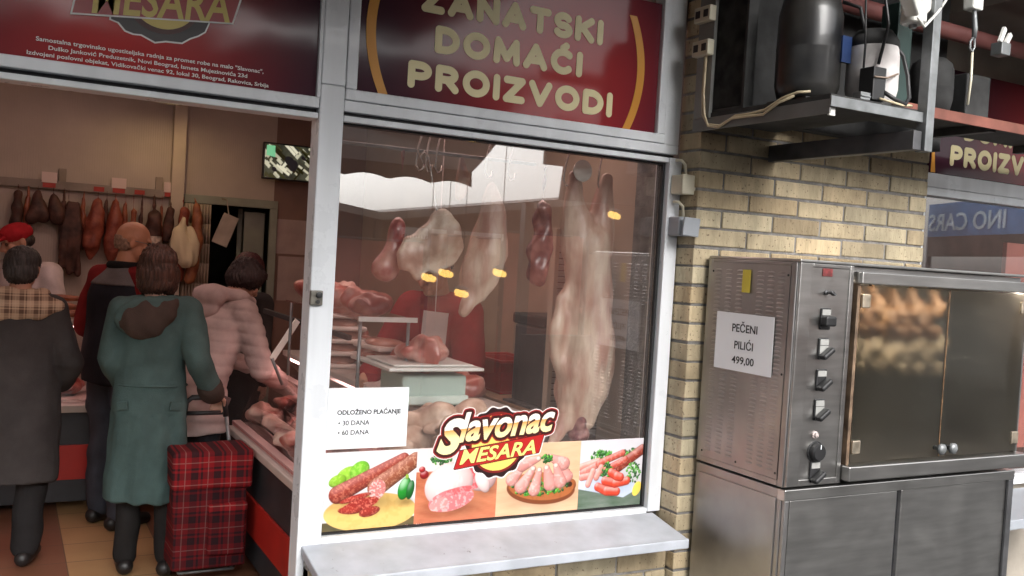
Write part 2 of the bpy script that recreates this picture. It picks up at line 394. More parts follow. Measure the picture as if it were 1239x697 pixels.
M_['black_enamel'] = pbr('black_enamel', (.008, .009, .012), .38, var=.4, col2=(.045, .043, .040), coat=.25)
M_['black'] = pbr('black_plastic', (.015, .015, .016), .45, var=.3)
M_['dark_board'] = pbr('dark_board', (.03, .03, .03), .8, var=.4, vs=12)
M_['paper'] = pbr('paper', (.84, .86, .89), .8, var=.02)
M_['ink'] = pbr('ink', (.02, .02, .025), .7, var=.1)
M_['cream'] = pbr('sign_cream_paint', (.80, .70, .40), .45, var=.04, vs=3)
M_['orange'] = pbr('sign_orange_vinyl', (.62, .27, .03), .4, var=.05)
M_['signwhite'] = pbr('sign_white_vinyl', (.8, .78, .76), .4, var=.03)
M_['yellow'] = pbr('sign_yellow_vinyl', (.60, .47, .13), .35, var=.05)
M_['signdark'] = pbr('sign_dark_vinyl', (.018, .012, .014), .35, var=.1)
M_['signred'] = pbr('sign_red_vinyl', (.30, .02, .025), .3, var=.05)
M_['glass'] = glass_mat('window_glass', 2.0, dirt=.035, dirt_col=(.55, .45, .41), ds=3.)
M_['oven_glass'] = glass_mat('greasy_oven_glass', 1.45, (.84, .81, .76), .05, (.30, .29, .25), .03, 4, haze=.42)
M_['case_glass'] = glass_mat('display_glass', 1.5, (.95, .93, .93), .04, (.5, .4, .4))
M_['panel'] = None
M_['cablecream'] = pbr('cream_cable', (.50, .42, .28), .5, var=.1)
M_['boxcream'] = pbr('cream_junction_plastic', (.58, .54, .42), .5, var=.06)
M_['boxgrey'] = pbr('grey_junction_plastic', (.30, .32, .35), .5, var=.06)
M_['tape'] = pbr('yellow_tape', (.62, .50, .06), .5, var=.1)

def sign_print(name, cx, cz, r):
    m = pbr(name, (.3, .02, .03), .55, var=.1, coat=.45, spec=.10); n = m.node_tree; b = n.nodes['Principled BSDF']; b.inputs['Coat Roughness'].default_value = .10
    tc = n.nodes.new('ShaderNodeTexCoord'); sp = n.nodes.new('ShaderNodeSeparateXYZ'); n.links.new(tc.outputs['Object'], sp.inputs[0])
    dx = mathn(n, 'SUBTRACT', sp.outputs['X'], cx); dz = mathn(n, 'SUBTRACT', sp.outputs['Z'], cz)
    d = mathn(n, 'SQRT', mathn(n, 'ADD', mathn(n, 'MULTIPLY', dx, dx), mathn(n, 'MULTIPLY', dz, dz)))
    rp = n.nodes.new('ShaderNodeValToRGB'); rp.color_ramp.elements[0].color = (.42, .028, .028, 1); rp.color_ramp.elements[1].color = (.045, .010, .022, 1)
    rp.color_ramp.interpolation = 'EASE'
    n.links.new(mathn(n, 'DIVIDE', d, r), rp.inputs[0]); n.links.new(rp.outputs[0], b.inputs['Base Color'])
    nb = n.nodes.new('ShaderNodeTexNoise'); nb.inputs['Scale'].default_value = 3.; bp = n.nodes.new('ShaderNodeBump'); bp.inputs['Strength'].default_value = .15; bp.inputs['Distance'].default_value = .02
    n.links.new(tc.outputs['Object'], nb.inputs['Vector']); n.links.new(nb.outputs['Fac'], bp.inputs['Height']); n.links.new(bp.outputs[0], b.inputs['Normal']); n.links.new(bp.outputs[0], b.inputs['Coat Normal'])
    return m

def brick_mat():
    m = pbr('yellow_brick', (.58, .47, .305), .9, var=.14, vs=22, bump=.6, bs=55, stretch=(1, 1, .35)); n = m.node_tree; b = n.nodes['Principled BSDF']
    at = n.nodes.new('ShaderNodeAttribute'); at.attribute_name = 'Col'
    mx = n.nodes.new('ShaderNodeMix'); mx.data_type = 'RGBA'; mx.blend_type = 'MULTIPLY'; mx.inputs['Factor'].default_value = 1
    src = b.inputs['Base Color'].links[0].from_socket; n.links.new(src, mx.inputs[6]); n.links.new(at.outputs['Color'], mx.inputs[7]); n.links.new(mx.outputs[2], b.inputs['Base Color'])
    # soot and damp staining in broad patches
    t2 = n.nodes.new('ShaderNodeTexCoord'); sn = n.nodes.new('ShaderNodeTexNoise'); sn.inputs['Scale'].default_value = 2.6; sn.inputs['Detail'].default_value = 6; n.links.new(t2.outputs['Object'], sn.inputs['Vector'])
    sr_ = n.nodes.new('ShaderNodeMapRange'); sr_.inputs[1].default_value = .35; sr_.inputs[2].default_value = .62; sr_.inputs[3].default_value = .62; sr_.inputs[4].default_value = 1.0; n.links.new(sn.outputs['Fac'], sr_.inputs[0])
    ms = n.nodes.new('ShaderNodeMix'); ms.data_type = 'RGBA'; ms.blend_type = 'MULTIPLY'; ms.inputs['Factor'].default_value = 1; n.links.new(mx.outputs[2], ms.inputs[6]); n.links.new(sr_.outputs[0], ms.inputs[7]); mx = ms
    # small dark pits of the fired face
    tc = n.nodes.new('ShaderNodeTexCoord'); vz = n.nodes.new('ShaderNodeTexNoise'); vz.inputs['Scale'].default_value = 95; vz.inputs['Detail'].default_value = 2
    n.links.new(tc.outputs['Object'], vz.inputs['Vector']); pit = mathn(n, 'MULTIPLY', mathn(n, 'GREATER_THAN', vz.outputs['Fac'], .66), .75)
    m3 = n.nodes.new('ShaderNodeMix'); m3.data_type = 'RGBA'; n.links.new(pit, m3.inputs['Factor']); n.links.new(mx.outputs[2], m3.inputs[6]); m3.inputs[7].default_value = (.14, .10, .06, 1)
    n.links.new(m3.outputs[2], b.inputs['Base Color'])
    return m
M_['brick'] = brick_mat()

def ribbed_mat(name, col, freq, axis='X', strength=.4, rough=.5):
    m = pbr(name, col, rough, var=.08, vs=3); n = m.node_tree; b = n.nodes['Principled BSDF']
    tc = n.nodes.new('ShaderNodeTexCoord'); sp = n.nodes.new('ShaderNodeSeparateXYZ'); n.links.new(tc.outputs['Object'], sp.inputs[0])
    h = mathn(n, 'ABSOLUTE', mathn(n, 'SINE', mathn(n, 'MULTIPLY', sp.outputs[axis], freq)))
    bp = n.nodes.new('ShaderNodeBump'); bp.inputs['Strength'].default_value = strength; bp.inputs['Distance'].default_value = .01
    n.links.new(h, bp.inputs['Height']); n.links.new(bp.outputs[0], b.inputs['Normal'])
    return m

# ================================================================== SETTING
FY = 2.67            # plane of the shop front
def struct(name, mb, mat, **k): return mb.build(name, mat, kind='structure', **k)
asphalt = pbr('asphalt', (.07, .07, .07), .9, var=.25, vs=3, bump=.3, bs=80)
struct('ground', MB().add([(-60, -80, 0), (80, -80, 0), (80, FY - .02, 0), (-60, FY - .02, 0)], [(0, 1, 2, 3)]), asphalt)

def tile_mat():
    m = bpy.data.materials.new('floor_tiles'); m.use_nodes = True; n = m.node_tree; b = n.nodes['Principled BSDF']; b.inputs['Roughness'].default_value = .35
    tc = n.nodes.new('ShaderNodeTexCoord'); sp = n.nodes.new('ShaderNodeSeparateXYZ'); n.links.new(tc.outputs['Object'], sp.inputs[0])
    fx = mathn(n, 'FRACT', mathn(n, 'MULTIPLY', mathn(n, 'ADD', sp.outputs['X'], .57 + 9), 1 / .9)); fy = mathn(n, 'FRACT', mathn(n, 'MULTIPLY', sp.outputs['Y'], 1 / .3)); gx = mathn(n, 'FRACT', mathn(n, 'MULTIPLY', mathn(n, 'ADD', sp.outputs['X'], .57 + 9), 1 / .45))
    mx = n.nodes.new('ShaderNodeMix'); mx.data_type = 'RGBA'; n.links.new(mathn(n, 'LESS_THAN', fx, .5), mx.inputs['Factor'])
    mx.inputs[6].default_value = (.27, .12, .07, 1); mx.inputs[7].default_value = (.55, .33, .16, 1)
    nz = n.nodes.new('ShaderNodeTexNoise'); nz.inputs['Scale'].default_value = 5; n.links.new(tc.outputs['Object'], nz.inputs['Vector'])
    m2 = n.nodes.new('ShaderNodeMix'); m2.data_type = 'RGBA'; m2.blend_type = 'MULTIPLY'; n.links.new(mathn(n, 'MULTIPLY', nz.outputs['Fac'], .5), m2.inputs['Factor']); n.links.new(mx.outputs[2], m2.inputs[6]); m2.inputs[7].default_value = (.5, .45, .4, 1)
    g = mathn(n, 'MAXIMUM', mathn(n, 'LESS_THAN', gx, .012), mathn(n, 'LESS_THAN', fy, .02))
    m3 = n.nodes.new('ShaderNodeMix'); m3.data_type = 'RGBA'; n.links.new(g, m3.inputs['Factor']); n.links.new(m2.outputs[2], m3.inputs[6]); m3.inputs[7].default_value = (.14, .09, .06, 1)
    n.links.new(m3.outputs[2], b.inputs['Base Color'])
    return m
struct('floor', MB().box((-3, FY, -.1), (5, 10, .001)), tile_mat())
wallm = ribbed_mat('ribbed_wall_panel', (.50, .43, .37), 190, strength=.12)
brown = pbr('brown_wall_paint', (.24, .15, .12), .6, var=.12, vs=3)
beige = pbr('beige_wall_paint', (.46, .37, .29), .6, var=.06, vs=3)
BY = 7.6
struct('wall_back', MB().box((-3, BY, 0), (1.20, BY + .1, 2.74)).box((1.20, BY, 1.98), (1.90, BY + .1, 2.74)), wallm)
struct('wall_back_right', MB().box((1.90, BY, 0), (2.8, BY + .1, 2.74)), brown)
struct('wall_left', MB().box((-3.1, FY, 0), (-3, BY + .1, 2.74)), wallm)
struct('wall_right', MB().box((2.66, 3.2, 0), (2.76, BY, 2.74)).box((2.12, FY + .04, 0), (2.2, 3.12, 2.74)).box((2.2, 3.12, 0), (2.76, 3.2, 2.74)), beige)
struct('ceiling', MB().box((-3.1, FY - .02, 2.74), (2.8, BY + .1, 2.85)), pbr('ceiling_paint', (.45, .40, .37), .7, var=.05))
struct('corridor_wall', MB().box((1.0, 9.2, 0), (2.8, 9.3, 2.4)).box((.9, BY + .1, 0), (1.0, 9.3, 2.4)).box((2.0, BY + .1, 0), (2.1, 9.3, 2.4)).box((.9, BY + .1, 2.4), (2.1, 9.3, 2.5)), pbr('dark_green_wall', (.07, .09, .08), .7, var=.2))
struct('beam_post', MB().box((1.10, BY - .09, 0), (1.19, BY - .005, 2.735)), pbr('post_paint', (.58, .50, .40), .5, var=.06))

# door frame with leaf seen at the back
d = empty('back_door', (1.55, BY, 0), 'pale green door frame behind the curtain in the back wall', 'door')
doorm = pbr('pale_green_door', (.30, .33, .27), .5, var=.1)
MB().box((1.19, BY - .03, 1.935), (1.93, BY - .002, 2.0)).box((1.87, BY - .03, 0), (1.93, BY - .002, 1.935)).build('door_frame', doorm, d, bev=.004)
lf = MB().box((1.62, BY + .12, .02), (1.66, BY + .62, 1.93), rot=(0, 0, R(-35)), piv=(1.86, BY + .1, 0)).build('door_leaf', doorm, d, bev=.004)
MB().box((1.70, BY + .11, .0), (1.86, BY + .125, 1.9)).build('side_panel', doorm, d)
# curtain
cm = pbr('cream_curtain', (.55, .46, .36), .85, var=.08)
mb = MB(); ring0 = []
n = 60
for z in np.linspace(.25, 1.93, 12):
    ring0.append([(1.205 + .2 * t / n, BY - .05 + .022 * math.sin(t * .95 + .4 * math.sin(z * 3)), z) for t in range(n + 1)])
for a in range(len(ring0) - 1):
    o = len(mb.v); mb.add(ring0[a] + ring0[a + 1], [(i, i + 1, n + 2 + i, n + 1 + i) for i in range(n)])
c = mb.build('curtain', cm, None, smooth=True, label='cream pleated curtain hanging at the left of the back doorway', cat='curtain')
sm = c.modifiers.new('thick', 'SOLIDIFY'); sm.thickness = .003

# ================================================================== SHOP FRONT
sf = empty('shop_window', (1.44, FY, .78), 'large white framed shop window with meat hanging behind the glass', 'window')
MB().box((.778, FY - .03, .60), (.850, FY + .05, 2.118)).build('mullion_post', M_['alu'], sf, bev=.004)
MB().box((2.034, FY - .03, .785), (2.088, FY + .05, 2.036)).box((.8505, FY - .026, 2.018), (2.0335, FY + .05, 2.036)).box((.8505, FY - .026, .765), (2.0335, FY + .05, .798)).build('frame', M_['alu'], sf, bev=.003)
MB().box((.8505, FY - .006, .7985), (.856, FY + .03, 2.0175)).box((2.024, FY - .006, .7985), (2.0335, FY + .03, 2.0175)).box((.8562, FY - .006, 2.012), (2.0238, FY + .03, 2.0175)).box((.8562, FY - .006, .7985), (2.0238, FY + .03, .803)).build('gasket', M_['rubber'], sf)
MB().box((.857, FY + .006, .804), (2.0235, FY + .012, 2.0115)).build('pane', M_['glass'], sf)
lk = MB().box((.775, FY - .045, 1.483), (.812, FY - .031, 1.526)).build('lock_plate', pbr('lock_metal', (.16, .15, .13), .4, .8, var=.3, vs=40), sf, bev=.003)
MB().lathe([(.009, 0), (.009, .008), (.004, .009)], (.799, FY - .045, 1.514), 14, '-Y').lathe([(.006, 0), (.006, .005)], (.796, FY - .045, 1.494), 12, '-Y').build('keyhole', M_['black'], lk)
sl = MB()
pr = [(2.640, .783), (2.640, .755), (2.445, .715), (2.430, .715), (2.430, .748), (2.445, .748)]
sl.loft([[(x, y, z) for y, z in pr] for x in (.79, 2.055)])
sl.build('sill', M_['sill'], sf, bev=.004)
# frame of the opening at left (lintel with its dark joint), belongs to the shop front beside the window
dl = empty('door_lintel', (0, FY, 2.016), 'white lintel with a dark joint above the open shop doorway', 'door frame')
MB().box((-2.5, FY - .026, 2.017), (.776, FY + .05, 2.034)).build('lower_rail', M_['alu'], dl, bev=.003)
MB().box((-2.5, FY + .0, 2.034), (.776, FY + .04, 2.047)).build('joint', M_['alu_dark'], dl)
MB().box((-2.5, FY - .030, 2.047), (.776, FY + .05, 2.078)).build('upper_rail', M_['alu'], dl, bev=.003)
MB().box((.8505, FY + .0, 2.0365), (2.07, FY + .04, 2.0475)).build('window_joint', M_['alu_dark'], dl)

# sign right: ZANATSKI DOMACI PROIZVODI
sg = empty('shop_sign', (1.45, FY, 2.3), 'dark red sign reading zanatski domaci proizvodi above the window', 'sign')
MB().box((.886, FY - .012, 2.114), (1.972, FY + .02, 2.56)).build('sign_panel', sign_print('red_print_right', .11, 0.0, .62), sg)
MB().box((.852, FY - .03, 2.082), (2.005, FY + .03, 2.1135)).box((.852, FY - .03, 2.1136), (.8855, FY + .03, 2.6)).box((1.9725, FY - .03, 2.1136), (2.005, FY + .03, 2.6)).build('sign_frame', M_['alu'], sg, bev=.004)
MB().box((.8515, FY - .024, 2.048), (2.072, FY + .03, 2.0805)).box((2.0066, FY - .024, 2.0806), (2.072, FY + .03, 2.6)).build('outer_frame', M_['alu'], sg, bev=.003)
ly = FY - .0135
round_text('lettering', 'PROIZVODI', M_['cream'], sg, 1.046, 1.788, 2.146, 2.229, ly)
round_text('lettering', 'DOMAĆI', M_['cream'], sg, 1.128, 1.660, 2.262, 2.346, ly)
round_text('lettering', 'ZANATSKI', M_['cream'], sg, 1.078, 1.734, 2.379, 2.463, ly)
for cxx, sgn in ((1.50, -1), (1.32, 1)):
    pts_o = []; pts_i = []
    for i in range(25):
        z = 2.1155 + (2.5 - 2.1155) * i / 24; t = (z - 2.31) / .2
        bul = .592 - .050 * t * t; pts_o.append((cxx + sgn * bul, z)); pts_i.append((cxx + sgn * (bul - .030), z))
    MB().prism(pts_o + pts_i[::-1], FY - .0140, FY - .0125).build('arc_stripe', M_['orange'], sg)

# sign left: MESARA and the small print
sg2 = empty('shop_sign', (-.2, FY, 2.3), 'dark red sign with mesara badge and small print above the doorway', 'sign')
MB().box((-2.0, FY - .014, 2.0785), (.768, FY + .02, 2.6)).build('sign_panel', sign_print('red_print_left', .45, -.12, .55), sg2)
MB().box((.7685, FY - .028, 2.0785), (.7775, FY + .03, 2.6)).build('edge_trim', M_['alu'], sg2)
yy = FY - .0160
badge = [(.221, 2.206), (.240, 2.201), (.257, 2.183), (.277, 2.178), (.296, 2.179), (.313, 2.172), (.330, 2.165), (.356, 2.172), (.377, 2.173), (.397, 2.174), (.417, 2.189), (.437, 2.199), (.454, 2.212), (.463, 2.236), (.46, 2.34), (.22, 2.34)]
cx_, cz_ = .345, 2.26
MB().prism([(cx_ + (x - cx_) * 1.03, cz_ + (z - cz_) * 1.045) for x, z in badge], yy, yy + .0016).build('badge_outline', M_['signwhite'], sg2)
MB().prism(badge, yy - .0008, yy + .0007).build('badge', M_['signdark'], sg2)
MB().prism([(.345 + .100 * math.cos(a), 2.288 + .10 * math.sin(a)) for a in np.linspace(0, 2 * math.pi, 40, endpoint=False)], yy - .0012, yy - .0002).build('badge_ring', pbr('badge_brown', (.06, .012, .01), .4), sg2)
MB().prism([(.347 + .088 * math.cos(a), 2.288 + .087 * math.sin(a)) for a in np.linspace(0, 2 * math.pi, 40, endpoint=False)], yy - .0020, yy - .0010).build('badge_disc', M_['yellow'], sg2)
MB().prism([(.125, 2.201), (.528, 2.244), (.560, 2.36), (.145, 2.32)], yy - .0028, yy - .0018).build('plate_outline', M_['signwhite'], sg2)
MB().prism([(.130, 2.206), (.524, 2.2475), (.553, 2.354), (.150, 2.314)], yy - .0036, yy - .0026).build('plate', M_['signred'], sg2)
text('lettering', 'MESARA', M_['yellow'], sg2, .342, 2.272, yy - .0047, width=.345, height=.088, bold=.018, shear=.22, depth=.0012, rot=R(5.6))
for s_, x0, x1, z in (('Samostalna trgovinsko ugostiteljska radnja za promet robe na malo "Slavonac",', .051, .617, 2.1275), ('Duško Janković Preduzetnik, Novi Beograd, Ismeta Mujezinovića 23d', .080, .573, 2.1092), ('Izdvojeni poslovni objekat, Vidikovački venac 92, lokal 30, Beograd, Rakovica, Srbija', .032, .633, 2.0912)):
    text('small_print', s_, M_['signwhite'], sg2, (x0 + x1) / 2, z, FY - .0150, width=x1 - x0, height=.0145, bold=.014, depth=.001)
MB().box((.779, FY - .03, 2.1185), (.850, FY + .05, 2.62)).build('sign_post', M_['alu'], sg2, bev=.004)

# ------------------------------------------------------------------ brick pier
def brick_wall(mb_cols, x0, x1, y0, y1, z0, z1, ch=.0667, bl=.240, j=.0095, seed=0, y_ret=True, off=0):
    g = np.random.default_rng(seed); V = []; F = []; C = []
    nrow = int(round((z1 - z0) / ch))
    for k in range(nrow):
        za = z0 + k * ch; zb = za + ch - j
        x = x0 - (0 if (k + off) % 2 == 0 else bl / 2)
        while x < x1 - .01:
            a, b = max(x, x0), min(x + bl - j, x1)
            if b - a > .012:
                s = g.uniform(-.0015, .0025); t = g.uniform(-.0015, .0015); tone = g.uniform(.70, 1.12); hue = g.uniform(-.06, .06)
                if g.random() < .16: tone *= .75
                o = len(V); e = .002
                q = [(a, y0 + s, za + t), (b, y0 + s, za + t + g.uniform(-.001, .001)), (b, y0 + s, zb + t), (a, y0 + s, zb + t)]
                # slightly irregular arrises: subdivide the face outline
                ya = y1 if True else y0
                V += q + [(p[0], ya, p[2]) for p in q]
                F += [(o, o + 1, o + 2, o + 3), (o + 7, o + 6, o + 5, o + 4), (o, o + 4, o + 5, o + 1), (o + 1, o + 5, o + 6, o + 2), (o + 2, o + 6, o + 7, o + 3), (o + 3, o + 7, o + 4, o)]
                C += [(tone * (1 + hue), tone, tone * (1 - hue), 1)] * 8
            x += bl
    return V, F, C
def bricks_object(name, parts, parent):
    V = []; F = []; C = []
    for v, f, c in parts:
        o = len(V); V += v; F += [tuple(i + o for i in q) for q in f]; C += c
    me = bpy.data.meshes.new(name); org = np.array(wloc(parent)); me.from_pydata([tuple(np.array(p) - org) for p in V], [], F)
    ca = me.color_attributes.new('Col', 'FLOAT_COLOR', 'POINT'); ca.data.foreach_set('color', np.array(C, np.float32).ravel())
    me.materials.append(M_['brick']); o = bpy.data.objects.new(name, me); COL.objects.link(o); o.parent = parent
    b = o.modifiers.new('bevel', 'BEVEL'); b.width = .0035; b.segments = 2
    return o
PY = 2.55
pier = empty('brick_pier', (2.7, PY, 0), 'yellow brick pier between the two shop windows behind the oven', 'wall')
# stretcher face with its left return: corner bricks run back .12 (full bricks are .115 deep)
bricks_object('brick_face', [brick_wall(None, 2.092, 3.268, PY, PY + .118, .0, 3.2 - .0, seed=3)], pier)
MB().box((2.097, PY + .006, 0), (3.262, FY + .25, 3.19)).build('mortar_bed', M_['mortar'], pier)
base = empty('brick_wall', (1.4, FY, 0), 'low yellow brick wall under the white window sill', 'wall')
bricks_object('brick_face', [brick_wall(None, .80, 2.085, FY - .085, FY + .03, 0, .7333, seed=9)], base)
MB().box((.80, FY - .078, 0), (2.085, FY + .1, .752)).build('mortar_bed', M_['mortar'], base)
struct('wall_upper', MB().box((-3, FY + .06, 2.56), (9, FY + .3, 4.2)).box((3.3, FY + .02, 0), (9, FY + .2, .75)), pbr('upper_wall_render', (.36, .32, .27), .9, var=.12, bump=.2))

# junction boxes on the window frame and pier return
for zc, mt, lab, nm in ((1.942, 'boxcream', 'cream square junction box with a thin cable beside the window frame', 'c'), (1.797, 'boxgrey', 'grey junction box with an open lid beside the window frame', 'g')):
    jb = empty('junction_box', (2.075, 2.6, zc), lab, 'junction box')
    MB().box((2.042, 2.578, zc - .033), (2.100, 2.638, zc + .033)).build('box_body', M_[mt], jb, bev=.004)
    if nm == 'g': MB().box((2.040, 2.540, zc - .034), (2.098, 2.552, zc + .030), rot=(0, R(4), R(-22))).build('lid', M_[mt], jb, bev=.003)
    else: MB().box((2.0405, 2.570, zc - .034), (2.1015, 2.5775, zc + .034)).build('lid', M_[mt], jb, bev=.003)
    MB().tube([(2.052, 2.63, zc + .085), (2.06, 2.61, zc + .085), (2.075, 2.605, zc + .07), (2.08, 2.605, zc + .03)], .005, 8).build('cable', M_['boxcream'], jb, smooth=True)

# ================================================================== WINDOW STICKERS
ng = MB().box((.8575, FY + .0022, 1.053), (1.1140, FY + .0034, 1.236)).build('payment_notice', M_['paper'], None, label='white printed notice odlozeno placanje stuck low on the window glass', cat='notice', loc=(.985, FY + .003, 1.053))
for s_, x0, x1, z, bo in (('ODLOŽENO PLAĆANJE', .888, 1.090, 1.163, .03), ('• 30 DANA', .893, .991, 1.131, .014), ('• 60 DANA', .893, .991, 1.102, .014)):
    text('lettering', s_, M_['ink'], ng, (x0 + x1) / 2, z, FY + .0018, width=x1 - x0, bold=bo, depth=.0006)

PW, PH = 210, 172
pm = vcol_mat('printed_film', .30)
strip = empty('food_poster', (1.43, FY, .806), 'strip of four meat photographs stuck along the bottom of the window', 'poster')
def pic1():
    c = Cv(PW, PH, 1); c.put(np.ones((PH, PW)), lin(222, 222, 224)); c.wood(150, (110, 90, 50), (60, 60, 40))
    c.ell(108, 135, 105, 42, 0, (226, 186, 110), flat=1, tex=.25, cell=12, fat=(200, 150, 70))
    c.dim(95, 112, 95, 26, .55); c.dim(190, 118, 26, 12, .5)
    c.ell(52, 50, 26, 17, -25, (150, 200, 60), tex=.4, cell=5, fat=(200, 230, 120)); c.ell(78, 42, 24, 19, -40, (120, 190, 50), tex=.4, cell=6, fat=(190, 225, 110)); c.ell(30, 62, 20, 13, -20, (140, 190, 50), tex=.3, fat=(200, 230, 120))
    c.cap(32, 92, 178, 20, 20, 13, (150, 55, 42), .55, 4, (205, 120, 95), .12)
    c.cap(118, 82, 206, 24, 21, 17, (150, 80, 55), .6, 4, (205, 150, 120), .1)
    c.ell(120, 86, 19, 22, 15, (200, 120, 115), .75, 3, (240, 205, 200), flat=1)
    c.ell(72, 102, 36, 7, -14, (165, 50, 40), .5, 3, (225, 130, 110)); c.ell(82, 118, 44, 13, -14, (150, 40, 32), .6, 4, (225, 130, 110), flat=1); c.ell(62, 128, 28, 9, 2, (160, 48, 36), .5, 3, (220, 120, 100)); c.ell(105, 134, 24, 11, -12, (150, 45, 35), .6, 4, (220, 120, 100))
    c.ell(183, 88, 15, 26, 14, (30, 140, 40), spec=.5); c.ell(197, 92, 9, 22, 10, (20, 100, 35), spec=.2); c.ell(188, 62, 4, 6, 0, (150, 180, 60))
    return c.im
def pic2():
    c = Cv(PW, PH, 2); c.put(np.ones((PH, PW)), lin(220, 208, 205)); c.wood(52, (205, 130, 95), (170, 90, 60))
    c.herb(62, 26, 26, 12, 70); c.herb(180, 26, 22, 10, 40)
    c.dim(100, 140, 85, 24, .5); c.dim(180, 105, 40, 20, .45)
    c.ell(20, 60, 11, 10, 0, (150, 20, 25), spec=.4); c.ell(14, 48, 8, 7, 0, (170, 30, 30), spec=.4)
    c.ell(156, 68, 52, 36, 22, (242, 196, 194), .3, 12, (255, 228, 226)); c.ell(132, 66, 42, 27, 42, (205, 85, 92), .55, 6, (240, 165, 165), flat=1); c.ell(170, 84, 30, 16, 60, (250, 215, 212), .2, 10)
    c.ell(84, 86, 62, 50, -16, (247, 206, 204), .35, 14, (255, 232, 230)); c.ell(92, 122, 58, 25, -10, (222, 115, 118), .6, 7, (250, 190, 188), flat=1); c.ell(112, 102, 38, 9, -8, (208, 92, 96), .45, 6, (245, 180, 180), flat=1); c.ell(60, 130, 24, 14, -20, (232, 140, 138), .5, 6, (252, 205, 200), flat=1)
    return c.im
def pic3():
    c = Cv(PW, PH, 3); c.put(np.ones((PH, PW)), lin(226, 190, 160)); c.wood(0, (226, 186, 152), (212, 165, 130))
    c.dim(116, 128, 100, 36, .5)
    c.ell(112, 112, 88, 38, 6, (120, 62, 32), flat=1); c.cap(150, 100, 186, 108, 24, 16, (165, 92, 50)); c.ell(112, 106, 84, 34, 6, (172, 100, 56), flat=1, tex=.3, cell=10, fat=(140, 75, 40)); c.ell(184, 106, 8, 7, 0, (60, 30, 18), flat=1)
    c.herb(108, 108, 74, 20, 150); c.herb(168, 84, 18, 20, 50)
    for x0, y0, x1, y1, r in ((60, 60, 36, 86, 14), (160, 58, 176, 86, 15), (100, 38, 60, 52, 15), (130, 36, 165, 54, 16), (88, 62, 60, 104, 15), (104, 66, 94, 114, 14), (122, 62, 134, 102, 16), (146, 58, 160, 98, 15)):
        c.cap(x0, y0, x1, y1, r * .5, r * 1.08, (226, 150, 142), .4, 9, (250, 206, 198), .15); c.ell(x0, y0, 5, 5, 0, (240, 214, 200))
    c.herb(122, 40, 14, 10, 40)
    return c.im
def pic4():
    c = Cv(PW, PH, 4); c.put(np.ones((PH, PW)), lin(205, 200, 205)); c.wood(118, (120, 130, 120), (70, 90, 70)); c.poly([(0, 84), (150, 96), (205, 128), (150, 150), (0, 120)], (196, 206, 226), .3, 14, (225, 230, 240))
    c.dim(110, 112, 90, 40, .35)
    c.herb(70, 40, 36, 14, 90); c.herb(165, 38, 30, 12, 60)
    for x0, y0, x1, y1, r, col in ((4, 66, 60, 54, 9, (222, 140, 128)), (10, 80, 90, 50, 9, (215, 120, 110)), (60, 60, 140, 36, 9, (195, 80, 66)), (130, 70, 205, 30, 14, (150, 55, 38)), (70, 82, 150, 54, 10, (190, 75, 60)), (8, 92, 40, 88, 9, (220, 130, 120)), (30, 110, 44, 78, 9, (228, 150, 140)), (56, 94, 70, 70, 9, (225, 140, 130))): c.cap(x0, y0, x1, y1, r, r, col, .25, 6, (240, 180, 160), .25)
    c.herb(90, 82, 18, 24, 60); c.herb(180, 88, 24, 26, 60)
    for pts in ((62, 118, 92, 130, 128, 134), (84, 104, 120, 112, 160, 108), (104, 84, 124, 94, 138, 98)):
        c.cap(*pts[:4], 11, 12, (214, 72, 50), .15, 8, (235, 130, 110), .4); c.cap(*pts[2:], 12, 11, (214, 72, 50), .15, 8, (235, 130, 110), .4)
    c.ell(195, 130, 13, 20, 30, (235, 205, 90), flat=1)
    return c.im
edges = [.8580, 1.154, 1.441, 1.7585, 2.0220]
sub_labels = ('photograph of sliced dry sausages with lettuce and a green pepper', 'photograph of raw pork loin on a wooden board', 'photograph of raw chicken drumsticks on a round board', 'photograph of small red sausages with herbs')
for i, fn in enumerate((pic1, pic2, pic3, pic4)):
    print_grid('picture', fn(), edges[i], .8055, edges[i + 1] - edges[i], 1.043 - .8055, FY + .0030 - .0001 * (i % 2), strip, pm, label=sub_labels[i])

